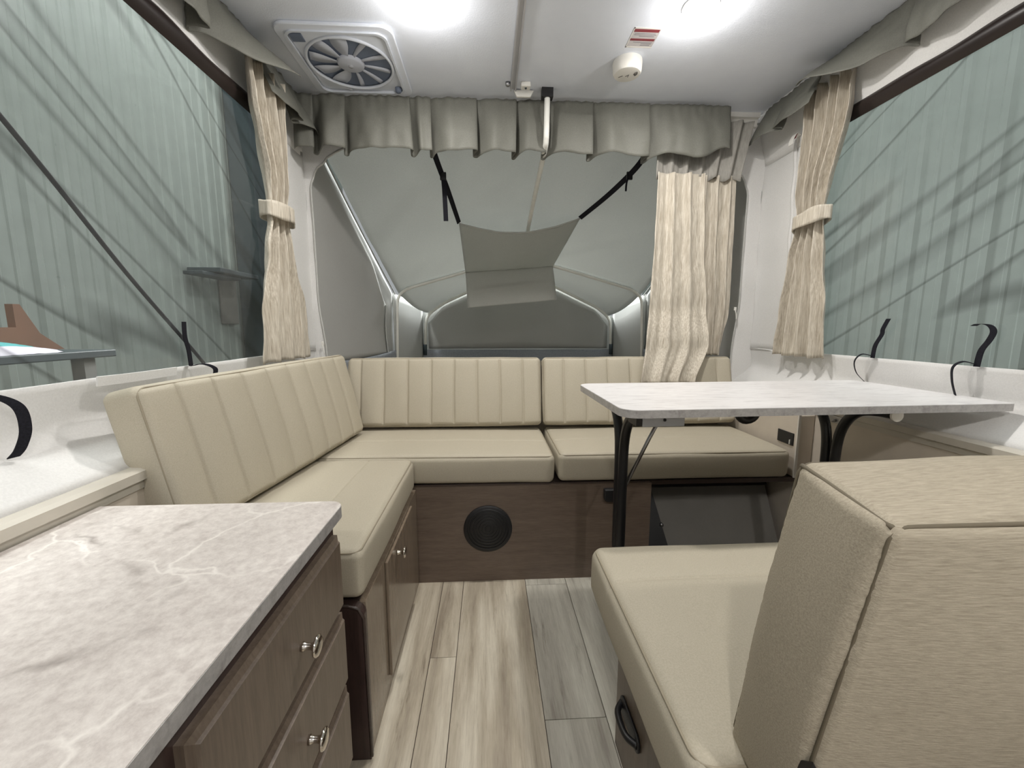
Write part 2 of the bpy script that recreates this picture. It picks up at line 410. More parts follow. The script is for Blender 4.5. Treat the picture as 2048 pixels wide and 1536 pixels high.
# ---- side walls
def side_wall(name, s, label, y_end):
    """s=-1 left, s=+1 right: hard lower board, capping rail, canvas above with window opening"""
    X = XL if s < 0 else XR; BX = BXL if s < 0 else BXR
    w = thing(name, (X, 0.2, 0), label, kind='structure')
    obj('lower_board', box(min(BX, BX + s * 0.03), max(BX, BX + s * 0.03), YF, YB, 0, 0.665), 'wall_board', w)
    prof = [(BX - s * 0.004, 0.655), (BX - s * 0.004, 0.672), (BX - s * 0.012, 0.675), (BX - s * 0.012, 0.694), (BX, 0.698), (BX + s * 0.03, 0.698), (BX + s * 0.03, 0.655)]
    obj('capping_rail', prism(prof, 'y', YF, YB), 'rail_vinyl', w)
    def low(u, v):
        y = YF + (YB + 0.03 - YF) * u; z = 0.697 + (SILL - 0.697) * v
        bul = math.sin(v * PI) * (0.012 + 0.022 * nz(y, 0, 0.3 * s, 2.3) + 0.010 * nz(y, z, s, 7))
        x = (BX + s * 0.012) + (X - BX - s * 0.012) * smst(-0.15, 0.55, v) + s * bul
        return (x, y, z + 0.003 * nz(y, 1, 1, 4) * v)
    obj('canvas_skirt', grid(low, 160, 14), 'canvas_white', w, smooth=True, solid=0.003)
    def up(u, v):
        y = YF + (YB + 0.03 - YF) * u; z = WTOP - 0.01 + (ZC + 0.02 - WTOP) * v
        xt = -0.872 if s < 0 else 1.342
        return (X + (xt - X) * v + s * 0.006 * nz(y, z, 2, 5), y, z)
    obj('canvas_header', grid(up, 90, 6), 'canvas_white', w, smooth=True, solid=0.003)
    def endp(u, v):
        y = y_end + (YB + 0.03 - y_end) * u; z = SILL - 0.01 + (WTOP + 0.02 - SILL) * v
        return (X + s * 0.006 * nz(y, z, 3, 6) , y, z)
    obj('canvas_post', grid(endp, 14, 24), 'canvas_white', w, smooth=True, solid=0.003)
    obj('canvas_post', grid(lambda u, v: (X, YF + (-1.0 - YF) * u, SILL - 0.01 + (WTOP + 0.02 - SILL) * v), 6, 6), 'canvas_white', w, solid=0.003)
    # dark welt along the top of the window
    def welt(u, v):
        y = -1.02 + (y_end + 0.06 + 1.02) * u; a = v * PI
        wv = 0.012 * nz(y, 0, s * 5, 5)
        return (X - s * (0.004 + 0.016 * math.sin(a)), y, WTOP + 0.035 + wv * (v < 0.5) - 0.062 * v)
    obj('window_welt', grid(welt, 120, 8), 'window_welt', w, smooth=True, label='dark rolled welt over the window')
    return w
wl = side_wall('wall_left', -1, 'left camper wall of white canvas over a beige board', 1.80)
wr = side_wall('wall_right', 1, 'right camper wall of white canvas over a beige board', 1.80)

def pane(name, s, y1, mat, label):
    X = XL if s < 0 else XR
    def fn(u, v):
        y = -1.0 + (y1 + 1.0) * u; z = SILL + (WTOP - SILL) * v
        rip = 0.006 * nz(y * 0.8 + z * 0.9, z * 1.5, s, 5) * smst(0.3, 1, v) + 0.004 * nz(y, z, s * 3, 2)
        return (X + s * (0.002 + rip), y, z)
    o = obj(name, grid(fn, 90, 34), mat, smooth=True); return tag(o, label, kind='structure')
pane('window_1', -1, 1.81, 'window_vinyl_a', 'large clear vinyl window in the left canvas wall')
pane('window_2', 1, 1.81, 'window_vinyl_b', 'large clear vinyl window in the right canvas wall')

# ---- wall behind the camera
obj_f = obj('wall_front', box(XL, XR, YF - 0.02, YF, 0, ZC), 'canvas_white'); tag(obj_f, 'white canvas wall behind the viewer', kind='structure')

# ---- back wall: canvas posts round the bunk opening, then the bunk tent
wb = thing('wall_back', (0.26, YB, 0), 'grey canvas bunk tent beyond the back opening', kind='structure')
obj('lower_board', box(XL, XR, YB, YB + 0.03, 0, 0.70), 'wall_board', wb)
def post_edge(z):  # distance of the opening edge from the wall corner, by height
    return interp([(0.70, 0.055), (0.85, 0.055), (1.15, 0.030), (1.45, 0.030), (1.66, 0.028), (1.73, 0.050), (1.79, 0.11), (1.85, 0.20), (2.03, 0.5)], z)
def post(s):
    X = XL if s < 0 else XR
    def fn(u, v):
        z = 0.68 + (ZC - 0.68) * v; wdt = post_edge(z) if s < 0 else post_edge(z) + 0.05
        x = X + s * 0.03 - s * (wdt + 0.03) * u
        return (x, YB + 0.01 + 0.01 * nz(x, z, s, 6), z)
    return grid(fn, 6, 50)
for s in (-1, 1): obj('canvas_post', post(s), 'canvas_white', wb, smooth=True, solid=0.003)
Y1, Y2 = 3.34, 4.40
CXB = 0.255
bow1 = [(-0.728, 0.70), (-0.712, 1.17), (-0.700, 1.235), (-0.640, 1.285), (-0.20, 1.410), (CXB, 1.535), (0.71, 1.410), (1.150, 1.285), (1.215, 1.235), (1.230, 1.17), (1.245, 0.70)]
bow2 = [(-0.665, 0.72), (-0.655, 1.03), (-0.625, 1.12), (-0.46, 1.235), (-0.20, 1.355), (0.30, 1.575), (0.75, 1.375), (1.14, 1.19), (1.262, 1.09), (1.285, 1.02), (1.295, 0.72)]
# roof: from the ceiling edge to bow 1 then to bow 2 (fabric hangs just over the bows)
def bowz(b, x):
    pts = b[2:-2] if b is bow1 else b[2:-2]
    if x <= pts[0][0]: return pts[0][1]
    for (a, p), (c, q) in zip(pts, pts[1:]):
        if x <= c: return p + (q - p) * (x - a) / (c - a)
    return pts[-1][1]
def roof1(u, v):
    xa = -0.865 + (1.385 + 0.0 + 0.865) * u; za = ZC - 0.005 - 0.02 * abs(2 * u - 1)
    xb = -0.70 + (1.22 + 0.70) * u; zb = bowz(bow1, xb) + 0.016
    sag = -0.035 * math.sin(v * PI) * (0.4 + 0.6 * math.sin(u * PI)) + (0.010 * nz(u * 3, v * 2, 1, 2.2) + 0.010 * nz(u * 7 + v * 5, v * 0.6, 2, 2)) * smst(1, 0.85, v)
    return (xa + (xb - xa) * v, YB + (Y1 - YB) * v, za + (zb - za) * v + sag)
obj('roof_canvas', grid(roof1, 60, 40), 'canvas_grey', wb, smooth=True, solid=0.003)
def roof2(u, v):
    xa = -0.70 + 1.92 * u; za = bowz(bow1, xa) + 0.016
    xb = -0.63 + 1.89 * u; zb = bowz(bow2, xb) + 0.016
    return (xa + (xb - xa) * v, Y1 + (Y2 - Y1) * v, za + (zb - za) * v - 0.03 * math.sin(v * PI) + 0.004 * nz(u * 5, v * 3, 4, 2))
obj('roof_canvas', grid(roof2, 50, 16), 'canvas_grey', wb, smooth=True, solid=0.003)
def side_panel(s):
    b1x = bow1[0][0] - 0.02 if s < 0 else bow1[-1][0] + 0.02
    X0 = -0.872 if s < 0 else 1.39
    ztop1 = 1.235
    def fn(u, v):
        zt = (ZC - 0.03) + (ztop1 - ZC + 0.03) * u
        x = X0 + (b1x - X0) * u + s * 0.01 * math.sin(v * PI)
        return (x + 0.004 * nz(u * 4, v * 4, s, 2), YB + 0.012 + (Y1 - YB) * u, 0.66 + (zt - 0.66) * v)
    obj('side_canvas', grid(fn, 24, 30), 'canvas_side', wb, smooth=True, solid=0.003)
    # dark flap closed over the side screen
    def fl(u, v):
        uu = 0.0 + 0.83 * u
        zt = (ZC - 0.05) + (ztop1 - ZC) * (uu / 1.0) - 0.045 - 0.12 * smst(0.75, 1, u) - 0.05 * (1 - smst(0, 0.12, u)); z = 0.80 + (zt - 0.80) * v
        x = X0 + (b1x - X0) * uu - s * 0.010 + s * 0.012 * math.sin(v * PI)
        return (x, YB + 0.014 + (Y1 - YB) * uu, z)
    obj('screen_flap', grid(fl, 24, 26), 'canvas_dark', wb, smooth=True, solid=0.003, label='dark grey closed screen flap')
    def hem(u, v):
        p = fl(1.0, u); q = (p[0] - s * (0.006 + 0.004 * math.sin(v * 2 * PI)), p[1] + 0.012 * (v - 0.5), p[2])
        return (q[0], q[1] + 0.006 * nz(u * 20, 0, s, 1), q[2])
    obj('zip_tape', grid(hem, 40, 3), 'seam_tape', wb, smooth=True, solid=0.002, label='pale zip tape on the screen edge')
    def sk(u, v):
        p = X0 + (b1x - X0) * u - s * 0.014
        z1 = 0.815 - 0.018 * math.sin(u * PI)
        return (p - s * (0.004 + 0.006 * nz(u * 9, v * 2, s, 2)), YB + 0.016 + (Y1 - YB) * u, 0.66 + (z1 - 0.66) * v)
    obj('skirt', grid(sk, 30, 6), 'canvas_skirt', wb, smooth=True, solid=0.003)
    # seam between roof and side
    p0 = Vector((X0 - s * 0.012, YB + 0.02, ZC - 0.06)); p1 = Vector((b1x - s * 0.02, Y1, ztop1 + 0.01))
    obj('roof_seam', tube([p0.lerp(p1, k / 12) + Vector((0, 0, -0.02 * math.sin(PI * k / 12))) for k in range(13)], 0.005, 6), 'canvas_side', wb, smooth=True)
    # rear part of the side wall, between the bows
    b2x = bow2[0][0] - 0.02 if s < 0 else bow2[-1][0] + 0.02
    obj('side_canvas', grid(lambda u, v: (b1x + (b2x - b1x) * u, Y1 + (Y2 - Y1) * u, 0.66 + (ztop1 - 0.05 * u + 0.02 - 0.66) * v), 10, 10), 'canvas_side', wb, smooth=True, solid=0.003)
for s in (-1, 1): side_panel(s)
# far end wall with its dark flap, and the bunk platform
def endw(u, v):
    x = -0.69 + 2.01 * u; zt = bowz(bow2, x) + 0.018
    return (x, Y2 + 0.02, 0.62 + (zt - 0.62) * v)
obj('end_canvas', grid(endw, 40, 8), 'canvas_grey', wb, smooth=True, solid=0.003)
def endf(u, v):
    x = -0.63 + 1.89 * u; zt = bowz(bow2, x) - 0.03 - 0.06 * (1 - smst(0, 0.08, u)) - 0.06 * smst(0.92, 1, u)
    return (x, Y2 + 0.004 - 0.02 * math.sin(u * PI) * math.sin(v * PI), 0.765 + (zt - 0.765) * v)
obj('end_flap', grid(endf, 40, 10), 'canvas_dark', wb, smooth=True, solid=0.003, label='dark grey closed flap at the far end')
obj('end_skirt', grid(lambda u, v: (-0.9 + 2.4 * u, Y2 - 0.03 - 0.006 * nz(u * 14, v, 5, 1.5), 0.62 + 0.135 * v), 50, 3), 'canvas_skirt', wb, smooth=True, solid=0.003)
obj('bunk_board', box(-0.86, 1.38, YB, Y2, 0.60, 0.64), 'wall_board', wb)

def bow(b, y, r, label, feet):
    root = thing('tent_bow', (CXB, y, 0.64), label, 'tent pole', 'bent bows of the bunk tent')
    q_ = [Vector((p[0], y, p[1])) for p in b]; P = []
    for i_, p in enumerate(q_):            # straight runs with short rounded corners
        if i_ in (0, len(q_) - 1): P.append(p); continue
        d0 = (q_[i_ - 1] - p); d1 = (q_[i_ + 1] - p); k0 = min(0.05, d0.length * 0.45); k1 = min(0.05, d1.length * 0.45)
        a0, a1 = p + d0.normalized() * k0, p + d1.normalized() * k1
        P += [a0, a0.lerp(p, 0.5).lerp(p.lerp(a1, 0.5), 0.5), a1]
    obj('tube', tube(P, r, 10), 'bow_paint', root, smooth=True)
    if feet:
        for e in (b[0], b[-1]):
            obj('sleeve', tube([(e[0], y, e[1] - 0.02), (e[0], y, e[1] + 0.09)], r * 1.25, 10), 'dark_steel', root, smooth=True, label='dark foot sleeve')
    else:
        for e in (b[0], b[-1]):
            obj('bracket', box(e[0] - 0.012, e[0] + 0.012, y - 0.012, y + 0.012, 0.64, e[1] + 0.02), 'black_metal', root)
bow(bow1, Y1 - 0.012, 0.011, 'larger pale bent tent bow nearer the cushions', False)
bow(bow2, Y2 - 0.03, 0.016, 'smaller pale bent tent bow at the far end', True)

# ---- warehouse outside
g = obj('ground', box(-2.9, 3.2, -4, 9, -0.62, -0.6), 'concrete'); tag(g, 'grey concrete warehouse floor outside', kind='structure')
def shed_wall(name, x, s, label):
    w = thing(name, (x, 2, -0.6), label, kind='structure')
    obj('sheet', box(min(x, x + s * 0.02), max(x, x + s * 0.02), -3, 8, -0.6, 5.2), 'green_metal', w)
    y = -2.9; k = 0
    while y < 7.8:
        dy = 0.035 if k % 2 == 0 else 0.018
        dpt = 0.014 if k % 2 == 0 else 0.005
        poly = [(x, y - dy), (x - s * dpt, y - dy * 0.5), (x - s * dpt, y + dy * 0.5), (x, y + dy)]
        obj('rib', prism(poly, 'z', -0.6, 5.2), 'green_metal', w)
        y += 0.115; k += 1
    return w
shed_wall('wall_warehouse_left', -2.6, -1, 'ribbed green metal warehouse wall seen through the left window')
shed_wall('wall_warehouse_right', 2.95, 1, 'ribbed green metal warehouse wall seen through the right window')

# ================================================================== CUSHIONS
def axis_samples(h, r, extra=(), n=14, gw=0.0):
    S = set()
    for t in (0, 0.15, 0.35, 0.6, 0.8, 1.0): S.add(round(h - r * t, 5)); S.add(round(-h + r * t, 5))
    for k in range(n + 1): S.add(round(-(h - r) + 2 * (h - r) * k / n, 5))
    for e in extra:
        for o in (-1.8, -1, -0.5, 0, 0.5, 1, 1.8):
            if abs(e + o * gw) < h - r: S.add(round(e + o * gw, 5))
    L = sorted(S); out = [L[0]]
    for v in L[1:]:
        if v - out[-1] > 0.0012: out.append(v)
    return out
def cushion_mesh(Lx, Ly, T, r, Mx, grooves=(), gdepth=0.006, gw=0.005, cross=(), bulge=0.01, both=False, seed=0, wrk=0.0025, groove_pad=0.0, n=16, nb=0, bexp=0.5, pucker=0.0, sidek=0.5):
    ha, hb, hc = Lx / 2, Ly / 2, T / 2
    A = axis_samples(ha, r, grooves, n, gw); B = axis_samples(hb, r, cross, nb or max(10, n // 2), gw); Cc = axis_samples(hc, min(r, hc * 0.95), (), 4)
    V, Fc, idx = [], [], {}
    def vert(i, j, k):
        key = (i, j, k)
        if key in idx: return idx[key]
        a, b, c = A[i], B[j], Cc[k]
        rc = min(r, hc * 0.95)
        q = Vector((max(-ha + r, min(ha - r, a)), max(-hb + r, min(hb - r, b)), max(-hc + rc, min(hc - rc, c))))
        d = Vector((a, b, c)) - q
        m = max(abs(d.x), abs(d.y), abs(d.z))
        p = q + (d.normalized() * m if m > 1e-7 else Vector((0, 0, 0)))
        fa, fb, fc_ = 1 - (a / ha) ** 2, 1 - (b / hb) ** 2, 1 - (c / hc) ** 2
        dz = 0.0
        if c > 0 or both: 
            sg = 1 if c > 0 else -1
            w = max(0, 1 - max(0, abs(p.z) < hc * 0.6))
            dz += bulge * (fa ** bexp if fa > 0 else 0) * (fb ** bexp if fb > 0 else 0)
            mask = smst(0, groove_pad + 0.012, hb - abs(b)) if True else 1
            for g_ in grooves: dz -= gdepth * math.exp(-((a - g_) / gw) ** 2) * mask
            if grooves:
                gs = sorted(list(grooves))
                sp = gs[1] - gs[0] if len(gs) > 1 else 0.1
                dz += 0.004 * abs(math.sin(PI * (a - gs[0]) / sp)) * mask
            for g_ in cross: dz -= gdepth * 0.8 * math.exp(-((b - g_) / gw) ** 2)
            if abs(c) > hc * 0.55: p.z += sg * dz
        if fb < 0.02: p.y += (1 if b > 0 else -1) * bulge * sidek * max(0, fa) * max(0, fc_)
        if fa < 0.02: p.x += (1 if a > 0 else -1) * bulge * sidek * max(0, fb) ** 0.6 * max(0, fc_)
        if pucker:
            e = (ha - abs(a)) + (hc - abs(c)) * 0.9
            p += Vector((1 if a > 0 else -1, 0, 1 if c > 0 else -1)) * pucker * math.exp(-e / 0.02) * (nz(b * 14, a * 2, seed, 9) + 0.5 * nz(b * 30, 0, seed, 9))
        w = wrk
        p += Vector((nz(a + seed, b, c, 6) * w, nz(a, b + seed, c, 6) * w, nz(a, b, c + seed, 5) * w))
        V.append(tuple(Mx @ p)); idx[key] = len(V) - 1; return idx[key]
    nA, nB, nC = len(A) - 1, len(B) - 1, len(Cc) - 1
    for i in range(nA):
        for j in range(nB):
            for k in (0, nC): Fc.append((vert(i, j, k), vert(i + 1, j, k), vert(i + 1, j + 1, k), vert(i, j + 1, k)))
    for i in range(nA):
        for k in range(nC):
            for j in (0, nB): Fc.append((vert(i, j, k), vert(i + 1, j, k), vert(i + 1, j, k + 1), vert(i, j, k + 1)))
    for j in range(nB):
        for k in range(nC):
            for i in (0, nA): Fc.append((vert(i, j, k), vert(i, j + 1, k), vert(i, j + 1, k + 1), vert(i, j, k + 1)))
    return V, Fc
def cushion(name, label, cat, group, Lx, Ly, T, r, Mx, mat='cushion_vinyl', pr=0.0022, pipes=(1,), seam='piping', **kw):
    base = Mx @ Vector((0, 0, 0))
    root = thing(name, (base.x, base.y, base.z), label, cat, group)
    obj('cover', cushion_mesh(Lx, Ly, T, r, Mx, **kw), mat, root, smooth=True)
    ins = 0.30 * r
    for sg in pipes:
        P = [Mx @ Vector((p[0], p[1], sg * (T / 2 - 0.27 * min(r, T * 0.47)))) for p in rrect(-Lx / 2 + ins, Lx / 2 - ins, -Ly / 2 + ins, Ly / 2 - ins, (r, r, r, r), 6)]
        Q = []
        for a, b in zip(P, P[1:] + P[:1]):
            n_ = max(1, int((b - a).length / 0.05))
            for k in range(n_): Q.append(a.lerp(b, k / n_))
        obj('piping', tube(Q, pr, 6, closed=True), seam, root, smooth=True)
    return root
def mtx(o, a, b):
    """frame at o with a-axis along a, b-axis as near to b as possible"""
    a = Vector(a).normalized(); b = Vector(b); b = (b - a * a.dot(b)).normalized(); c = a.cross(b)
    return Matrix(((a.x, b.x, c.x, o[0]), (a.y, b.y, c.y, o[1]), (a.z, b.z, c.z, o[2]), (0, 0, 0, 1)))
SG = 'beige dinette seat cushions'; BG = 'beige channelled back cushions'
ST = 0.51
# left seat: runs along Y
cushion('seat_cushion', 'beige seat cushion on the left bench beside the marble counter', 'cushion', SG,
        0.645, 0.44, 0.115, 0.022, mtx((-0.502, 1.182, ST - 0.055), (0, 1, 0), (-1, 0, 0.0)), bulge=0.008, gdepth=0.004, gw=0.004, cross=(-0.06,), seed=1)
# back seats: run along X
cushion('seat_cushion', 'long beige seat cushion on the back bench above the round black vent', 'cushion', SG,
        0.985, 0.46, 0.112, 0.022, mtx((-0.245, 1.752, ST - 0.053), (1, 0, -0.008), (0, 1, 0)), bulge=0.008, gdepth=0.004, gw=0.004, cross=(-0.03,), seed=2)
cushion('seat_cushion', 'beige seat cushion on the back bench partly in shade under the table', 'cushion', SG,
        0.925, 0.46, 0.112, 0.022, mtx((0.727, 1.752, ST - 0.053), (1, 0, 0), (0, 1, 0)), bulge=0.008, gdepth=0.004, gw=0.004, cross=(-0.03,), seed=3)
# near right seat
cushion('seat_cushion', 'beige seat cushion on the nearest bench in front of the table', 'cushion', SG,
        0.96, 0.50, 0.112, 0.024, mtx((0.713, 0.648, ST - 0.073), (1, 0, 0), (0, 1, 0)), bulge=0.010, gdepth=0.004, gw=0.004, cross=(0.105,), seed=4)
# back cushions
def gr(L, first, step=0.108):
    out = []; a = -L / 2 + first
    while a < L / 2 - 0.03: out.append(a); a += step
    return out
up = Vector((0, 0.085, 0.32)).normalized()
nrm = Vector((1, 0, 0)).cross(up)          # points back/up ; front face is -nrm
def back_frame(xc, yb, zb, H, T):
    c = Vector((xc, yb, zb)) + up * (H / 2) + Vector((0, 1, 0)) * T / 2
    return mtx(c, (1, 0, 0), up)            # c-axis = X x up = towards the viewer
cushion('back_cushion', 'wide beige back cushion with vertical channels on the left of the back bench', 'cushion', BG,
        0.905, 0.325, 0.085, 0.020, back_frame(-0.208, 1.895, ST + 0.014, 0.335, 0.085), grooves=gr(0.905, 0.062), bulge=0.007, gdepth=0.006, gw=0.0045, groove_pad=0.01, seed=5)
cushion('back_cushion', 'beige back cushion with vertical channels behind the hanging curtain and table', 'cushion', BG,
        0.935, 0.325, 0.085, 0.020, back_frame(0.722, 1.895, ST + 0.014, 0.335, 0.085), grooves=gr(0.935, 0.10), bulge=0.007, gdepth=0.006, gw=0.0045, groove_pad=0.01, seed=6)
# left back cushion: leaning on the left wall, turned a little into the room
A0 = Vector((-0.668, 0.895, 0.531)); B0 = Vector((-0.556, 1.845, 0.537)); U0 = Vector((-0.078, 0.0, 0.345))
a_ = (B0 - A0).normalized(); L_ = (B0 - A0).length; u_l = (U0 - a_ * a_.dot(U0)).normalized(); n_l = a_.cross(u_l)   # +x side?
if n_l.x < 0: n_l = -n_l
Tl = 0.092
cc = (A0 + B0) / 2 + u_l * 0.1765 - n_l * Tl / 2
cushion('back_cushion', 'long beige back cushion with vertical channels leaning below the left window', 'cushion', BG,
        L_, 0.353, Tl, 0.022, mtx(cc, a_, u_l) if a_.cross(u_l).x > 0 else mtx(cc, -a_, u_l), grooves=[(-1 if a_.cross(u_l).x <= 0 else 1) * g for g in gr(L_, 0.10)], bulge=0.007, gdepth=0.0055, gw=0.0045, groove_pad=0.01, seed=7)
# near right back cushion, its rear face towards the viewer
up2 = Vector((0, -0.062, 0.35)).normalized()
Hn, Tn = 0.385, 0.104
cn = Vector((0.30 + 0.47, 0.446, ST - 0.028)) + up2 * (Hn / 2) + Vector((0, -1, 0)) * Tn / 2
MN = mtx(cn, (1, 0, 0), up2)
nb_ = cushion('back_cushion', 'large plump linen-textured beige back cushion nearest the viewer', 'cushion', BG,
        0.94, Hn, Tn, 0.012, MN, mat='cushion_linen', bulge=0.022, both=True, seed=9, wrk=0.004, pr=0.0018, pipes=(1, -1), seam='seam_dark', n=40, nb=90, bexp=0.7, pucker=0.0007, sidek=0.85)
for sa in (-1, 1):
    obj('piping', tube([MN @ Vector((sa * (0.47 - 0.0045), Hn / 2 - 0.0045, c)) for c in [(-Tn / 2 + 0.004) + (Tn - 0.008) * q / 8 for q in range(9)]], 0.0023, 6), 'seam_dark', nb_, smooth=True)
bz = (0.606 - ST + 0.028) / 0.985 - Hn / 2
obj('zip_gap', ([tuple(MN @ Vector(q)) for q in ((-0.471, bz, Tn / 2 + 0.002), (-0.4725, bz - 0.040, Tn / 2 - 0.026), (-0.4725, bz - 0.040, Tn / 2 + 0.003), (-0.448, bz - 0.040, Tn / 2 + 0.0045))], [(0, 1, 2), (0, 2, 3)]), 'black_plastic', nb_, solid=0.001, label='black zip opening at the corner seam')

# ================================================================== BENCH BASES
def knob(name, c, parent, s=1):
    prof = [(0.0045, 0), (0.0075, 0.001), (0.0065, 0.004), (0.0052, 0.008), (0.005, 0.013), (0.0065, 0.018), (0.0155, 0.021), (0.0165, 0.0235), (0.013, 0.0265), (0.006, 0.028), (0, 0.0283)]
    return obj(name, lathe([(r, h * s) for r, h in prof], c, 'x', 24), 'chrome', parent, smooth=True, label='small polished metal knob')
BT = 0.385
lb = thing('bench_base', (-0.5, 1.2, 0), 'dark wood base of the left bench beside the aisle', 'bench', 'dark wood dinette benches')
obj('front_panel', box(-0.297, -0.282, 0.874, 1.523, 0, BT), 'wood_gloss', lb)
obj('end_panel', prism(rrect(-0.745, -0.280, 0.0, 0.392, (0, 0, 0.03, 0)), 'y', 0.852, 0.874), 'wood_end', lb, bevel=0.002)
obj('edge_band', tube([(-0.60, 0.853, 0.391), (-0.315, 0.853, 0.391), (-0.292, 0.853, 0.383), (-0.281, 0.853, 0.360), (-0.279, 0.853, 0.01)], 0.004, 6), 'wood_edge', lb, smooth=True, label='rounded edge moulding')
obj('top_board', box(-0.745, -0.297, 0.874, 1.523, BT - 0.018, BT), 'wood_edge', lb)
dr = obj('door', box(-0.282, -0.274, 1.045, 1.40, 0.04, 0.376), 'wood_gloss', lb, bevel=0.002)
knob('knob', (-0.274, 1.15, 0.345), dr)

bb = thing('bench_base', (0.1, 1.75, 0), 'dark wood base of the back bench with a round black vent', 'bench', 'dark wood dinette benches')
obj('front_panel', box(-0.297, 0.632, 1.525, 1.541, 0, 0.392), 'wood_horizontal', bb)
obj('side_panel', box(0.616, 0.632, 1.541, 2.13, 0, 0.39), 'wood_edge', bb)
obj('top_board', box(-0.745, 1.255, 1.541, 2.13, 0.378, 0.396), 'wood_edge', bb)
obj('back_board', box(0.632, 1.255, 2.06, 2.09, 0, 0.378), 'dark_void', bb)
vent = obj('vent_cover', lathe([(0.094, 0.0), (0.094, -0.006), (0.088, -0.009), (0.0, -0.0095)], (-0.010, 1.525, 0.220), 'y', 48), 'black_plastic', bb, smooth=True, auto=40, label='round black vent')
mesh_r = []
for k in range(1, 8): mesh_r.append(tube([(-0.010 + 0.0115 * k * math.cos(a), 1.5152, 0.220 + 0.0115 * k * math.sin(a)) for a in [2 * PI * q / 48 for q in range(48)]], 0.0018, 5, closed=True))
obj('grille', join(*mesh_r), 'black_plastic', vent, smooth=True)
hd = obj('catch', prism(rrect(0.440, 0.520, 0.325, 0.376, (0.016, 0.016, 0.004, 0.004)), 'y', 1.500, 1.525), 'black_plastic', bb, bevel=0.004, label='black plastic catch')
# black framed grey board leaning inside the open bay under the right seat
def lean(x, t): return (x, 1.60 + 0.16 * t, 0.0 + 0.30 * t)
fb = obj('bay_board', join(([lean(0.74, 0.1), lean(1.25, 0.1), lean(1.25, 1.0), lean(0.70, 1.0)], [(0, 1, 2, 3)])), 'grey_board', bb, solid=0.01, label='grey board in a black frame inside the open bay')
obj('frame_stile', ([lean(0.68, 0.0), lean(0.765, 0.0), lean(0.705, 1.06), lean(0.635, 1.06)], [(0, 1, 2, 3)]), 'black_metal', fb, solid=0.022, offset=1)
obj('frame_rail', ([lean(0.64, 0.93), lean(1.25, 0.93), lean(1.25, 1.10), lean(0.63, 1.10)], [(0, 1, 2, 3)]), 'black_metal', fb, solid=0.02, offset=1)
obj('edge_strip', tube([(0.668, 1.60 - 0.014, 0.0), (0.629, 1.76 - 0.014, 0.31)], 0.0035, 6), 'steel', fb, smooth=True, label='thin bright metal edge')
obj('bolt', lathe([(0.009, 0), (0.009, -0.006), (0, -0.008)], (0.737, 1.655, 0.150), 'y', 12), 'steel', fb, smooth=True)

rb = thing('bench_base', (0.75, 0.62, 0), 'dark wood base of the nearest bench with a black latch', 'bench', 'dark wood dinette benches')
obj('side_panel', box(0.297, 0.315, 0.20, 0.862, 0, 0.379), 'wood_vertical', rb, bevel=0.0015)
obj('front_panel', box(0.315, 1.26, 0.845, 0.862, 0, 0.379), 'wood_horizontal', rb)
obj('rear_panel', box(0.315, 1.26, 0.20, 0.217, 0, 0.379), 'wood_horizontal', rb)
obj('top_board', box(0.315, 1.26, 0.217, 0.845, 0.363, 0.379), 'wood_edge', rb)
lt = obj('latch', xf(prism(rrect(-0.058, 0.058, -0.020, 0.020, (0.018, 0.018, 0.018, 0.018)), 'x', -0.006, 0.0), Matrix.Translation((0.297, 0.765, 0.158)) @ Matrix.Rotation(0.0, 4, 'X')), 'black_plastic', rb, bevel=0.002, label='black plastic pull latch')
obj('pull', tube(smooth_path([(0.293, 0.715, 0.158), (0.278, 0.735, 0.158), (0.274, 0.765, 0.158), (0.278, 0.795, 0.158), (0.293, 0.815, 0.158)], 6), 0.007, 8), 'black_plastic', lt, smooth=True)
for zz in (0.245, 0.09):
    obj('hinge', box(0.291, 0.297, 0.800, 0.835, zz, zz + 0.022), 'black_plastic', rb)

# ================================================================== KITCHEN CABINET AND COUNTER
kc = thing('drawer_cabinet', (-0.5, 0.1, 0), 'dark wood drawer cabinet under the marble counter', 'cabinet')
obj('body', box(-0.735, -0.318, -0.9, 0.775, 0.0, 0.637), 'wood_vertical', kc)
obj('face_frame', join(box(-0.318, -0.305, 0.755, 0.775, 0, 0.637), box(-0.318, -0.305, 0.335, 0.375, 0, 0.637), box(-0.318, -0.305, 0.375, 0.755, 0.600, 0.637), box(-0.318, -0.305, 0.375, 0.755, 0.440, 0.458), box(-0.318, -0.305, 0.375, 0.755, 0.278, 0.296), box(-0.318, -0.305, 0.375, 0.755, 0, 0.10), box(-0.318, -0.305, -0.9, 0.335, 0.0, 0.637)), 'wood_end', kc)
def drawer(z0, z1):
    y0, y1 = 0.362, 0.768; x0, x1 = -0.305, -0.287; e = 0.010
    V = []; 
    for (x, i) in ((x0, 0), (x1 - 0.008, 0), (x1 - 0.004, e * 0.8), (x1, e)):
        V += [(x, y0 + i, z0 + i), (x, y1 - i, z0 + i), (x, y1 - i, z1 - i), (x, y0 + i, z1 - i)]
    Fc = [(0, 1, 2, 3), (12, 13, 14, 15)] + [(4 * k + j, 4 * k + (j + 1) % 4, 4 * k + 4 + (j + 1) % 4, 4 * k + 4 + j) for k in range(3) for j in range(4)]
    d = obj('drawer', (V, Fc), 'wood_vertical', kc)
    knob('knob', (x1, 0.585, (z0 + z1) / 2 - 0.01), d)
drawer(0.454, 0.602); drawer(0.292, 0.440); drawer(0.110, 0.278)

top = thing('countertop', (-0.5, 0.1, 0.637), 'grey-beige marble-look countertop with a rounded corner', 'countertop')
cpoly = rrect(-0.742, -0.285, -0.95, 0.792, (0, 0, 0.028, 0.0), 10)
obj('slab', prism(cpoly, 'z', 0.638, 0.6600), 'marble_counter', top)
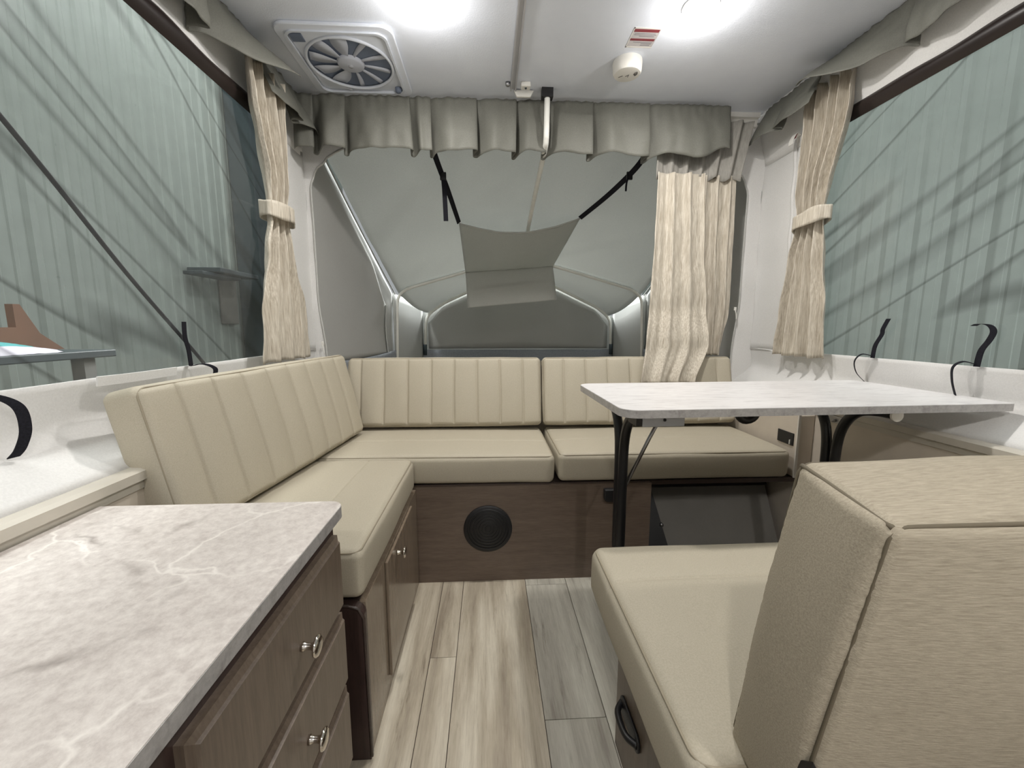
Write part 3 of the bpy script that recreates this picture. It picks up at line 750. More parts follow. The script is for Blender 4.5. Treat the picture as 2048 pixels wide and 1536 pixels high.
# edge band follows the front and far edges
ed = [p for p in cpoly if p[0] > -0.741]
ed = [(-0.285, -0.95)] + [p for p in rrect(-0.742, -0.285, -0.95, 0.792, (0, 0, 0.028, 0.0), 10)[2:-1]] + [(-0.742, 0.792)]
EV = []
for (x, y) in ed: EV += [(x, y, 0.6375), (x, y, 0.6590)]
obj('edge_band', (EV, [(2 * i, 2 * i + 1, 2 * i + 3, 2 * i + 2) for i in range(len(ed) - 1)]), 'marble_edge', top, solid=0.0016, label='grey laminate edge band')

# ================================================================== TABLE
ang = math.radians(1.2)
TM = Matrix.Translation((0.327, 0.975, 0.796)) @ Matrix.Rotation(ang, 4, 'Z') @ Matrix.Rotation(math.radians(-0.15), 4, 'Y')
TL, TW = 1.052, 0.480
tb = thing('dinette_table', (0.85, 1.21, 0), 'white marble-look folding dinette table on bent black legs', 'table')
obj('table_top', xf(prism(rrect(0, TL, 0, TW, (0.045, 0.01, 0.02, 0.045), 10), 'z', -0.020, 0.0), TM), 'marble_table', tb)
tp = rrect(-0.0006, TL + 0.0006, -0.0006, TW + 0.0006, (0.045, 0.01, 0.02, 0.045), 10)
EV = []
for (x, y) in tp + tp[:1]: EV += [tuple(TM @ Vector((x, y, -0.0205))), tuple(TM @ Vector((x, y, -0.0012)))]
obj('edge_band', (EV, [(2 * i, 2 * i + 1, 2 * i + 3, 2 * i + 2) for i in range(len(tp))]), 'marble_edge', tb, solid=0.0012, label='grey laminate edge band')
def leg(xc, name, zb):
    yc = 0.235
    for sgn in (-1, 1):
        P = [(xc, yc + sgn * 0.185, -0.034), (xc, yc + sgn * 0.135, -0.036), (xc, yc + sgn * 0.085, -0.048), (xc, yc + sgn * 0.045, -0.085), (xc, yc + sgn * 0.022, -0.150), (xc, yc + sgn * 0.017, -0.27), (xc, yc + sgn * 0.017, -0.45), (xc, yc + sgn * 0.017, -0.62), (xc, yc + sgn * 0.06, -0.74), (xc, yc + sgn * 0.18, -zb)]
        P = [TM @ Vector(p) for p in P]; P = smooth_path(P, 6)
        obj('leg', tube(P, 0.0145, 12), 'black_metal', tb, smooth=True)
leg(0.080, 'leg', 0.781); leg(0.765, 'leg', 0.782)
obj('slide_box', xf(box(0.066, 0.178, 0.045, 0.110, -0.054, -0.0205), TM), 'grey_plastic', tb, bevel=0.002, label='grey metal lock box under the table')
obj('slide_box_cap', xf(box(0.050, 0.066, 0.048, 0.107, -0.052, -0.0205), TM), 'black_plastic', tb)
obj('lock_screw', lathe([(0.004, 0), (0.004, -0.002), (0, -0.003)], tuple(TM @ Vector((0.124, 0.045, -0.036))), 'y', 10), 'black_metal', tb, smooth=True)
obj('brace', tube([TM @ Vector((0.22, 0.235, -0.03)), TM @ Vector((0.165, 0.235, -0.14)), TM @ Vector((0.090, 0.235, -0.300))], 0.006, 8), 'steel', tb, smooth=True, label='thin steel folding brace')
ring = [TM @ Vector((0.475 + 0.030 * math.cos(a), 0.235, -0.060 + 0.028 * math.sin(a))) for a in [2 * PI * q / 20 for q in range(20)]]
obj('hand_loop', tube(ring, 0.012, 8, closed=True), 'black_plastic', tb, smooth=True, label='black hand loop under the table')
obj('pivot_cap', lathe([(0.017, 0), (0.017, -0.006), (0.010, -0.009), (0, -0.0095)], tuple(TM @ Vector((0.765, 0.045, -0.036))), 'y', 18), 'white_plastic', tb, smooth=True, auto=40, label='white round pivot cap')
obj('corner_block', xf(box(0.022, 0.040, 0.350, 0.385, -0.034, -0.0205), TM), 'black_plastic', tb)

# ---- boxed-in electrics at the back right
eb = thing('socket_box', (1.24, 1.8, 0.5), 'beige box with a black socket panel by the right wall', 'electrical box')
obj('housing', box(1.212, 1.279, 1.53, 2.10, 0.40, 0.652), 'wall_board', eb, bevel=0.003)
so = obj('socket_panel', box(1.207, 1.212, 1.545, 1.635, 0.525, 0.575), 'black_plastic', eb, bevel=0.002, label='black socket panel')
obj('switch', box(1.203, 1.207, 1.557, 1.561, 0.529, 0.547), 'white_plastic', so, label='small white switch')
obj('corner_trim', box(1.208, 1.218, 1.524, 1.53, 0.40, 0.655), 'flue_white', eb)
lc = thing('table_bracket', (1.27, 1.40, 0.6), 'small steel latch bracket on the right wall under the table', 'bracket')
obj('plate', box(1.272, 1.279, 1.40, 1.46, 0.645, 0.672), 'steel', lc, bevel=0.002)
obj('bolt', lathe([(0.006, 0), (0.006, -0.008), (0, -0.010)], (1.272, 1.43, 0.655), 'x', 10), 'steel', lc, smooth=True)
hk = obj('wall_hook', join(tube(smooth_path([(1.276, 1.42, 0.575), (1.262, 1.42, 0.577), (1.255, 1.42, 0.570), (1.262, 1.42, 0.562)], 5), 0.003, 6), box(1.274, 1.279, 1.412, 1.428, 0.565, 0.585)), 'steel', smooth=False); tag(hk, 'tiny steel hook on the beige board under the table', 'hook')

# ================================================================== CURTAINS AND VALANCES
def pleats(s, n, ph): return math.sin(2 * PI * n * s + ph) + 0.35 * math.sin(2 * PI * n * 1.9 * s + ph * 2.3)
def curtain_sheet(axis, plane, sgn, rows, n, ph, amps, seed, nu=150, nv=70):
    """rows: (z, s0, s1, plane offset) from top to bottom; cloth runs along axis ('x' or 'y')"""
    zt, zb = rows[0][0], rows[-1][0]
    t0 = [(-r[0], r[1]) for r in rows]; t1 = [(-r[0], r[2]) for r in rows]; t2 = [(-r[0], r[3]) for r in rows]; t3 = [(-z, a) for z, a in amps]
    def fn(u, v):
        z = zt + (zb - zt) * v
        a, b, off, amp = interp(t0, -z), interp(t1, -z), interp(t2, -z), interp(t3, -z)
        s = a + (b - a) * u
        w = pleats(u + 0.012 * math.sin(z * 5 + seed), n, ph) + 0.5 * nz(u * 6, z * 1.3, seed, 1.2)
        d = plane + sgn * (off + amp * w + 0.004 * nz(u * 5, z * 6, seed, 2) * 1.4)
        s += amp * 0.35 * math.cos(2 * PI * n * u + ph)
        zz = z + (0.006 * nz(u * 4, seed, 0, 3) if v > 0.98 else 0)
        return (s, d, zz) if axis == 'x' else (d, s, zz)
    return grid(fn, nu, nv)
def curtain(label, root_loc, sheet, tie=None, hem=None):
    root = thing('curtain', root_loc, label, 'curtain', 'oatmeal curtains'); 
    obj('cloth', sheet, 'curtain_cloth', root, smooth=True, solid=0.0025)
    return root
# left window curtain
rowsL = [(1.93, 1.585, 1.86, 0.02), (1.85, 1.585, 1.85, 0.02), (1.47, 1.665, 1.835, 0.02), (1.41, 1.665, 1.835, 0.02), (1.28, 1.62, 1.86, 0.02), (1.05, 1.55, 1.93, 0.022), (0.862, 1.53, 1.945, 0.022)]
cL = curtain('oatmeal curtain tied back at the end of the left window', (-0.8, 1.73, 0.86), curtain_sheet('y', -0.842, 1, rowsL, 4, 0.4, [(1.99, 0.022), (1.6, 0.022), (1.44, 0.012), (1.3, 0.018), (1.1, 0.012), (0.86, 0.012)], 3))
def tieband(c, hx, hy, z0, z1, ph=0.0, tilt=0.0):
    def fn(u, v):
        a = 2 * PI * u; rr = 1 + 0.06 * math.sin(5 * a + ph)
        return (c[0] + hx * rr * math.cos(a), c[1] + hy * rr * math.sin(a), z0 + (z1 - z0) * v + tilt * math.sin(a) + 0.003 * math.sin(v * 9 + 3 * a))
    return grid(fn, 48, 6)
obj('tieback', tieband((-0.820, 1.75), 0.042, 0.102, 1.405, 1.462, 0.5), 'curtain_cloth', cL, smooth=True, solid=0.005)
def hemtube(axis, plane, a, b, z, n, ph, amp):
    P = []
    for k in range(60):
        u = k / 59; s = a + (b - a) * u; d = plane + amp * pleats(u, n, ph)
        P.append((s, d, z) if axis == 'x' else (d, s, z))
    return tube(P, 0.006, 6)
# right window curtain
rowsR = [(1.965, 1.585, 1.80, 0.0), (1.85, 1.59, 1.80, 0.0), (1.47, 1.675, 1.81, 0.0), (1.42, 1.675, 1.81, 0.0), (1.28, 1.655, 1.84, 0.0), (1.05, 1.62, 1.87, 0.0), (0.868, 1.60, 1.89, 0.0)]
cR = curtain('oatmeal curtain tied back at the end of the right window', (1.33, 1.73, 0.86), curtain_sheet('y', 1.352, -1, rowsR, 4, 1.7, [(1.97, 0.022), (1.6, 0.022), (1.44, 0.012), (1.3, 0.018), (0.86, 0.018)], 8))
obj('tieback', tieband((1.347, 1.742), 0.040, 0.088, 1.412, 1.470, 1.5, -0.010), 'curtain_cloth', cR, smooth=True, solid=0.005)
# back curtain: two panels with a pale header
cB = thing('curtain', (1.0, 2.03, 0.73), 'long oatmeal curtain hanging open over the back cushions behind the table', 'curtain', 'oatmeal curtains')
rowsF = [(1.72, 0.80, 1.03, 0.0), (1.4, 0.795, 1.045, 0.005), (1.1, 0.775, 1.06, 0.03), (0.92, 0.745, 1.055, 0.085), (0.73, 0.705, 0.965, 0.145)]
rowsG = [(1.72, 1.00, 1.21, 0.0), (1.4, 1.01, 1.215, 0.0), (1.1, 1.035, 1.22, 0.0), (0.852, 1.07, 1.185, 0.0)]
ampF = [(1.95, 0.012), (1.6, 0.010), (1.2, 0.010), (0.7, 0.012)]
obj('front_panel', curtain_sheet('x', 2.045, -1, rowsF, 3, 0.9, ampF, 11), 'curtain_cloth', cB, smooth=True, solid=0.0025)
obj('rear_panel', curtain_sheet('x', 2.075, -1, rowsG, 3.5, 2.2, ampF, 14), 'curtain_cloth', cB, smooth=True, solid=0.0025)
def header(u, v):
    x = 0.80 + 0.45 * u; z = 1.965 - 0.255 * v; x += 0.02 * (u) * (1 - v)
    return (x - 0.03 * u * v, 2.066 - 0.012 * pleats(u, 6, 1.0) - 0.004 * nz(u * 8, z, 4, 2), z - 0.018 * (0.5 + 0.5 * math.sin(2 * PI * 5 * u + 1.4)) * (v > 0.99))
obj('header', grid(header, 120, 16), 'curtain_header', cB, smooth=True, solid=0.002, label='grey heading band')

def valance_path(length, pl, seed, depth, step=0.006):
    """plan polyline (s, d) of a gathered strip with overlapping folds at the positions pl; d is towards the room"""
    pts = [(0.0, 0.0)]
    prev = 0.0
    for p in pl:
        n = max(3, int((p - prev) / 0.05)); kd = 0.5 + 0.9 * abs(noise.noise(Vector((p * 5.3, seed, 2))))
        for k in range(1, n): 
            s = prev + (p - prev) * k / n
            pts.append((s, depth * (0.45 + 0.55 * math.sin(PI * k / n) + 0.9 * noise.noise(Vector((s * 9, seed, 0))))))
        pts += [(p + 0.006, depth * kd), (p - 0.022 * kd, -depth * 0.7), (p + 0.002, -depth * 0.95), (p + 0.024, -depth * 0.2)]
        prev = p + 0.022
    n = max(3, int((length - prev) / 0.05))
    for k in range(1, n + 1):
        s = prev + (length - prev) * k / n; pts.append((s, depth * (0.4 + 0.5 * math.sin(PI * k / n))))
    P = smooth_path([(a, b, 0) for a, b in pts], 5); return P
def valance_sheet(place, length, pl, seed, depth, ztop, zbot, nv=18, flare=lambda s: 0.0):
    P = valance_path(length, pl, seed, depth); n = len(P) - 1
    V = []
    for j in range(nv + 1):
        v = j / nv
        for p in P:
            sbase = max(0, min(length, p.x)); k = smst(0, 0.75, v)
            d = p.y * (0.22 + 0.78 * k) + flare(sbase) * v * (0.85 + 0.3 * noise.noise(Vector((sbase * 4, seed, 3)))) + 0.004 * noise.noise(Vector((sbase * 30, v * 5, seed))) + 0.012 * noise.noise(Vector((sbase * 15, v * 1.2, seed + 4))) * (0.3 + 0.7 * v) + 0.0035 * math.sin(sbase * 150 + 6 * noise.noise(Vector((sbase * 6, seed, 1)))) * math.exp(-v * 7)
            zb = zbot(sbase) if callable(zbot) else zbot
            z = ztop + (zb - ztop) * v + (0.016 * noise.noise(Vector((sbase * 8, seed, 1))) + (0.012 * min(0, p.y / depth))) * v
            V.append(place(p.x + 0.035 * v * noise.noise(Vector((sbase * 3.1, seed, 7))) * smst(0, 0.1, sbase) * smst(0, 0.1, length - sbase), d, z))
    Fc = [(j * (n + 1) + i, j * (n + 1) + i + 1, (j + 1) * (n + 1) + i + 1, (j + 1) * (n + 1) + i) for j in range(nv) for i in range(n)]
    return V, Fc
VG = 'taupe valances under the ceiling edge'
vb = obj('valance', valance_sheet(lambda s, d, z: (-0.86 + s, 2.030 - d, z), 1.99, [0.085, 0.225, 0.505, 0.60, 0.805, 0.985, 1.135, 1.335, 1.60], 2, 0.036, ZC - 0.020, lambda s: 1.783 + 0.035 * smst(1.85, 1.99, s)), 'valance_cloth', smooth=True, solid=0.002)
tag(vb, 'long gathered taupe valance across the bunk opening', 'valance', VG)
vl = thing('valance', (-0.8, 1.2, 1.8), 'gathered taupe valance along the left ceiling edge above the tied curtain', 'valance', VG)
def pl_left(y0): return lambda s, d, z: (-0.852 + d, y0 + s, z)
def zrise(s, length, z0, z1): return z0 + (z1 - z0) * smst(length - 0.20, length, s)
obj('near_panel', valance_sheet(pl_left(-0.9), 2.62, [0.2, 0.5, 0.85, 1.2, 1.55, 1.93, 2.30], 5, 0.034, ZC - 0.002, lambda s: zrise(s, 2.62, 1.858 + 0.010 * math.sin(s * 6), 1.915), flare=lambda s: 0.02 + 0.135 * smst(2.30, 2.62, s)), 'valance_cloth', vl, smooth=True, solid=0.002)
obj('far_panel', valance_sheet(pl_left(1.70), 0.40, [0.22], 6, 0.024, ZC - 0.006, lambda s: 1.852, flare=lambda s: 0.075), 'valance_cloth', vl, smooth=True, solid=0.002)
vr = thing('valance', (1.33, 1.2, 1.8), 'gathered taupe valance along the right ceiling edge above the tied curtain', 'valance', VG)
def pl_right(y0): return lambda s, d, z: (1.342 - d, y0 + s, z)
obj('near_panel', valance_sheet(pl_right(-0.9), 2.62, [0.3, 0.7, 1.05, 1.5, 1.9, 2.27], 8, 0.026, ZC - 0.002, lambda s: zrise(s, 2.62, 1.890 + 0.010 * math.sin(s * 5), 1.935), flare=lambda s: 0.02 + 0.135 * smst(2.30, 2.62, s)), 'valance_cloth', vr, smooth=True, solid=0.002)
obj('far_panel', valance_sheet(pl_right(1.72), 0.37, [0.19], 9, 0.022, ZC - 0.006, lambda s: 1.880 - 0.05 * s, flare=lambda s: 0.08), 'valance_cloth', vr, smooth=True, solid=0.002)

# ================================================================== BUNK HARDWARE
sp = thing('support_pole', (0.262, 2.13, 1.46), 'bent white support pole from ceiling to bunk roof', 'tent pole')
obj('tube', tube(smooth_path([(0.264, 1.972, 2.02), (0.263, 1.972, 1.93), (0.262, 1.973, 1.855), (0.262, 1.982, 1.825), (0.262, 2.01, 1.806), (0.262, 2.14, 1.778), (0.262, 2.6, 1.690), (0.262, 3.30, 1.520)], 8), 0.0125, 12), 'bow_paint', sp, smooth=True)
obj('socket', box(0.238, 0.288, 1.955, 1.992, 1.992, 2.03), 'black_plastic', sp, label='black ceiling socket')
hm = thing('storage_hammock', (0.2, 2.75, 1.4), 'sagging grey cloth hammock shelf slung under the bunk roof', 'hammock')
def ham(u, v):
    xa, xb = -0.184 + 0.771 * u, -0.178 + 0.678 * u
    za = 1.641 + 0.041 * u - 0.072 * math.sin(PI * u); zb = 1.408 + 0.052 * u - 0.0 
    return (xa + (xb - xa) * v, 2.75 + (3.305 - 2.75) * v, za + (zb - za) * v - 0.045 * math.sin(PI * v) * math.sin(PI * u) + 0.004 * nz(u * 4, v * 4, 1, 2))
obj('sheet', grid(ham, 34, 24), 'hammock_cloth', hm, smooth=True, solid=0.003)
obj('hem', tube([ham(k / 24, 0) for k in range(25)], 0.005, 6), 'seam_tape', hm, smooth=True)
def hflap(u, v):
    xa, xb = -0.178 + 0.678 * u, -0.163 + 0.692 * u
    za, zb = 1.408 + 0.052 * u, 1.140 + 0.062 * u
    return (xa + (xb - xa) * v, 3.300 - 0.03 * v - 0.022 * math.exp(-((v - 0.55 + 0.1 * u) / 0.07) ** 2) * math.sin(PI * u), za + (zb - za) * v)
obj('flap', grid(hflap, 24, 30), 'hammock_cloth', hm, smooth=True, solid=0.003)
for nm, pts, tail in (('a', [(-0.285, 2.145, 1.97), (-0.262, 2.16, 1.84), (-0.22, 2.45, 1.74), (-0.184, 2.75, 1.645)], [(-0.232, 2.30, 1.775), (-0.226, 2.295, 1.69), (-0.221, 2.29, 1.545)]),
                      ('b', [(0.80, 2.145, 1.97), (0.775, 2.16, 1.83), (0.70, 2.40, 1.75), (0.587, 2.75, 1.684)], [(0.742, 2.27, 1.785), (0.725, 2.26, 1.745), (0.722, 2.26, 1.70)])):
    s_ = obj('strap', strap(pts, 0.028, (0.75, 0, 0.6) if nm == 'a' else (0.75, 0, -0.6), 10), 'strap_web', hm, solid=0.002, label='black webbing strap')
    obj('strap_tail', strap(tail, 0.024 if nm == 'a' else 0.01, (1, 0, 0), 8), 'strap_web', s_, solid=0.002)
    obj('buckle', box(tail[0][0] - 0.016, tail[0][0] + 0.016, tail[0][1] - 0.006, tail[0][1] + 0.006, tail[0][2] - 0.025, tail[0][2] + 0.015), 'black_plastic', s_, bevel=0.003)

# zip pulls on the post edges
for (x, y, z, lab) in ((-0.832, 2.135, 0.905, 'tiny white zip pull at the left edge of the bunk opening'), (1.285, 2.135, 1.08, 'tiny white zip pull at the right edge of the bunk opening')):
    t = thing('zip_pull', (x, y, z - 0.05), lab, 'zip pull', 'zip pulls on the canvas')
    obj('slider', box(x - 0.006, x + 0.006, y - 0.004, y + 0.004, z, z + 0.018), 'white_plastic', t, bevel=0.002)
    obj('cord', tube(smooth_path([(x, y - 0.003, z), (x + 0.004, y - 0.006, z - 0.02), (x + 0.007, y - 0.004, z - 0.045)], 5), 0.003, 6), 'white_plastic', t, smooth=True)
def zipedge(s):
    X = XL if s < 0 else XR
    P = []
    for k in range(50):
        z = 0.72 + (1.84 - 0.72) * k / 49; wdt = post_edge(z) + (0.05 if s > 0 else 0)
        P.append((X - s * (wdt + 0.002), YB + 0.006, z))
    return tube(P, 0.0045, 6)
for s in (-1, 1): obj('zip_tape', zipedge(s), 'seam_tape', wb, smooth=True)
wt = thing('fabric_tag', (1.36, 1.9, 1.82), 'small folded white and red care tag by the right curtain', 'tag')
obj('label_cloth', strap([(1.382, 1.905, 1.835), (1.36, 1.90, 1.84), (1.345, 1.90, 1.815), (1.343, 1.90, 1.795)], 0.028, (0, 1, 0), 5), 'white_plastic', wt, solid=0.0015)
obj('red_stripe', strap([(1.366, 1.893, 1.842), (1.360, 1.892, 1.836), (1.352, 1.89, 1.818)], 0.010, (0, 1, 0), 4), 'red_print', wt, solid=0.0012)
ls = obj('wall_seam', tube([(XR - 0.004 - 0.003 * math.sin(k), 1.935 - 0.03 * (k / 30), 1.84 - (1.84 - 0.9) * k / 30) for k in range(31)], 0.009, 6), 'canvas_white', wr, smooth=True)

# ================================================================== WINDOW TIE STRAPS
def tie(label, s, ups, loop, w=0.016, wd=(0, 1, 0.0)):
    t = thing('tie_strap', loop[0], label, 'strap', 'black tie straps on the windows')
    if ups: obj('upper_tail', strap(ups, w, wd, 8), 'strap_web', t, solid=0.002)
    obj('lower_tail', strap(loop, w * 0.8, (0.5, 0.8, 0.1), 8), 'strap_web', t, solid=0.002)
xl, xr = XL + 0.012, XR - 0.012
tie('black tie strap standing upright on the left window above the cushion', -1, [(xl, 1.255, 0.885), (xl, 1.252, 0.93), (xl, 1.243, 0.97), (xl, 1.245, 1.012)], [(xl, 1.262, 0.885), (xl + 0.02, 1.28, 0.888), (xl + 0.038, 1.30, 0.872), (xl + 0.034, 1.297, 0.845)])
tie('black tie strap curling down over the canvas at the left edge', -1, None, [(xl, 0.69, 0.893), (xl + 0.02, 0.735, 0.886), (xl + 0.04, 0.762, 0.862), (xl + 0.042, 0.768, 0.82), (xl + 0.032, 0.765, 0.785), (xl + 0.02, 0.762, 0.768)], 0.02)
tie('black tie strap on the right window nearer the curtain', 1, [(xr, 1.43, 0.885), (xr, 1.425, 0.93), (xr, 1.405, 0.97), (xr - 0.003, 1.40, 0.99), (xr - 0.002, 1.385, 1.025)], [(xr, 1.435, 0.893), (xr - 0.02, 1.455, 0.897), (xr - 0.03, 1.47, 0.87), (xr - 0.028, 1.46, 0.83), (xr - 0.02, 1.432, 0.80)])
tie('black tie strap with a hooked top on the right window farther from the curtain', 1, [(xr, 1.105, 0.885), (xr, 1.10, 0.93), (xr, 1.085, 0.96), (xr, 1.078, 0.985), (xr, 1.09, 1.002), (xr, 1.115, 1.006), (xr, 1.128, 1.000)], [(xr, 1.11, 0.892), (xr - 0.02, 1.125, 0.898), (xr - 0.03, 1.14, 0.88), (xr - 0.03, 1.137, 0.84), (xr - 0.028, 1.125, 0.80)])
cl = obj('canvas_flap', strap([(XL + 0.012, 0.96, 0.878), (XL + 0.018, 1.06, 0.877), (XL + 0.016, 1.19, 0.877)], 0.022, (0.15, 0, 1), 6), 'canvas_white', solid=0.004); tag(cl, 'narrow white canvas flap on the sill of the left window', 'flap')

# ================================================================== CEILING FITTINGS
def puck(x, y, label, glow=1.0, down=1.0):
    t = thing('ceiling_lamp', (x, y, ZC - 0.02), label, 'lamp', 'round ceiling lamps')
    obj('rim', lathe([(0.056, 0.0), (0.058, -0.004), (0.054, -0.008), (0.046, -0.009), (0.045, -0.004)], (x, y, ZC), 'z', 36), 'white_plastic', t, smooth=True, auto=40)
    obj('lens', lathe([(0.045, -0.006), (0.040, -0.014), (0.025, -0.018), (0.0, -0.0195)], (x, y, ZC), 'z', 36), 'lamp_lens', t, smooth=True, label='glowing round lens')
    d = bpy.data.lights.new('bulb', 'AREA'); d.shape = 'DISK'; d.size = 0.075; d.energy = PUCK_POWER * down; d.color = (1.0, 0.965, 0.92)
    o = bpy.data.objects.new('bulb', d); C.objects.link(o); o.parent = t; o.location = (0, 0, -0.004)
    d = bpy.data.lights.new('bulb_glow', 'POINT'); d.shadow_soft_size = 0.028; d.energy = GLOW_POWER * glow; d.color = (1.0, 0.965, 0.92)
    o = bpy.data.objects.new('bulb_glow', d); C.objects.link(o); o.parent = t; o.location = (0, 0, -0.075)
puck(-0.205, 1.478, 'glowing round ceiling lamp to the left of the metal track', 0.95)
puck(0.695, 1.470, 'glowing round ceiling lamp to the right of the metal track', 0.95)
puck(-0.205, -0.70, 'round ceiling lamp behind the viewer on the counter side', 2.6, 1.1)
puck(0.695, -0.70, 'round ceiling lamp behind the viewer on the dinette side', 2.6, 1.1)

# roof fan
FX, FY = -0.535, 1.825
fan = thing('roof_fan', (FX, FY, ZC - 0.02), 'square white roof vent fan in the ceiling corner', 'fan')
def plate(outer, inner, z0, z1):
    n = len(outer); V = []
    for poly, z in ((outer, z0), (inner, z0), (inner, z1), (outer, z1)): V += [(p[0], p[1], z) for p in poly]
    Fc = []
    for k in range(4):
        a, b = k * n, ((k + 1) % 4) * n
        Fc += [(a + i, a + (i + 1) % n, b + (i + 1) % n, b + i) for i in range(n)]
    return V, Fc
def rr(h, r, n=9): return rrect(FX - h, FX + h, FY - h - 0.015, FY + h + 0.015, (r,) * 4, n)
obj('flange', plate(rr(0.205, 0.045), rr(0.172, 0.035), ZC - 0.012, ZC), 'ceiling_skin', fan, smooth=True, auto=40, bevel=0.003)
obj('rim', plate(rr(0.178, 0.038), rr(0.170, 0.034), ZC - 0.018, ZC - 0.010), 'fan_white', fan, smooth=True, auto=40)
circ = [(FX + 0.158 * math.cos(a), FY + 0.163 * math.sin(a)) for a in [2 * PI * (k + 0.5) / 40 + 1.25 * PI - 2 * PI * 0.125 * 0 - PI / 4 * 0 for k in range(40)]]
sq = rr(0.171, 0.035)
# bezel: ring between rounded square and circle
ang_sq = sorted(sq, key=lambda p: math.atan2(p[1] - FY, p[0] - FX))
cir = [(FX + 0.158 * math.cos(math.atan2(p[1] - FY, p[0] - FX)), FY + 0.158 * math.sin(math.atan2(p[1] - FY, p[0] - FX))) for p in ang_sq]
def dens(poly, m=4):
    out = []
    for a, b in zip(poly, poly[1:] + poly[:1]):
        for k in range(m): out.append((a[0] + (b[0] - a[0]) * k / m, a[1] + (b[1] - a[1]) * k / m))
    return out
sqd = dens(ang_sq, 4); cid = [(FX + 0.158 * math.cos(t), FY + 0.158 * math.sin(t)) for t in [math.atan2(p[1] - FY, p[0] - FX) for p in sqd]]
nq = len(sqd)
obj('bezel', ([(p[0], p[1], ZC - 0.006) for p in sqd] + [(p[0], p[1], ZC - 0.010) for p in cid], [(i, (i + 1) % nq, nq + (i + 1) % nq, nq + i) for i in range(nq)]), 'fan_white', fan, smooth=True)
obj('ring', tube([(FX + 0.160 * math.cos(2 * PI * k / 60), FY + 0.160 * math.sin(2 * PI * k / 60), ZC - 0.011) for k in range(60)], 0.006, 8, closed=True), 'fan_white', fan, smooth=True)
obj('screen', lathe([(0.158, 0.0), (0.158, -0.0025)], (FX, FY, ZC), 'z', 48), 'fan_dark', fan, label='dark blue-grey screen behind the blades')
obj('hub', lathe([(0.052, -0.004), (0.050, -0.012), (0.042, -0.016), (0.0, -0.017)], (FX, FY, ZC), 'z', 32), 'fan_blade', fan, smooth=True, auto=50)
obj('hub_cap', lathe([(0.010, -0.016), (0.009, -0.020), (0, -0.021)], (FX, FY, ZC), 'z', 16), 'grey_plastic', fan, smooth=True)
for k in range(10):
    a0 = 2 * PI * k / 10 + 0.2; wv = 0.25 if k in (3, 4, 5, 6, 7) else 0.07
    V = []
    for i in range(7):
        r = 0.045 + 0.105 * i / 6; w = wv * (0.8 + 0.3 * math.sin(PI * i / 6)); tw = a0 + 0.10 * i / 6
        V += [(FX + r * math.cos(tw - w), FY + r * math.sin(tw - w), ZC - 0.0045), (FX + r * math.cos(tw + w), FY + r * math.sin(tw + w), ZC - 0.0095)]
    obj('blade', (V, [(2 * i, 2 * i + 1, 2 * i + 3, 2 * i + 2) for i in range(6)]), 'fan_blade', fan, smooth=True, solid=0.0012)
obj('knob', lathe([(0.014, -0.008), (0.013, -0.022), (0.010, -0.026), (0, -0.027)], (FX + 0.150, FY + 0.160, ZC), 'z', 20), 'fan_dark', fan, smooth=True, auto=50, label='dark thermostat knob')
obj('switch_plate', box(FX - 0.165, FX - 0.120, FY - 0.168, FY - 0.125, ZC - 0.012, ZC - 0.006), 'fan_dark', fan, bevel=0.002, label='dark control switch')
obj('tab', box(FX - 0.060, FX - 0.048, FY + 0.160, FY + 0.175, ZC - 0.016, ZC - 0.008), 'fan_white', fan)

# smoke alarm
ax, ay = 0.552, 1.765
sm = thing('smoke_alarm', (ax, ay, ZC - 0.05), 'round white smoke alarm on the ceiling', 'smoke alarm')
obj('body', lathe([(0.056, 0.0), (0.0575, -0.008), (0.055, -0.040), (0.050, -0.047), (0.042, -0.049), (0.0, -0.049)], (ax, ay, ZC), 'z', 48), 'white_plastic', sm, smooth=True, auto=35)
for k in range(3):
    r = 0.008 + 0.005 * k
    obj('sound_slot', tube([(ax + 0.018 + r * math.cos(t), ay - 0.012 + r * math.sin(t), ZC - 0.0495) for t in [-0.8 + 1.6 * q / 8 for q in range(9)]], 0.0013, 5), 'black_plastic', sm, smooth=True)
obj('sound_slot', tube([(ax - 0.004, ay + 0.008, ZC - 0.0495), (ax + 0.006, ay - 0.004, ZC - 0.0495), (ax + 0.006, ay + 0.012, ZC - 0.0495)], 0.0011, 5), 'black_plastic', sm, smooth=True)
obj('sound_slot', tube([(ax - 0.030, ay + 0.016, ZC - 0.0495), (ax - 0.016, ay + 0.004, ZC - 0.0495)], 0.0011, 5), 'black_plastic', sm, smooth=True)
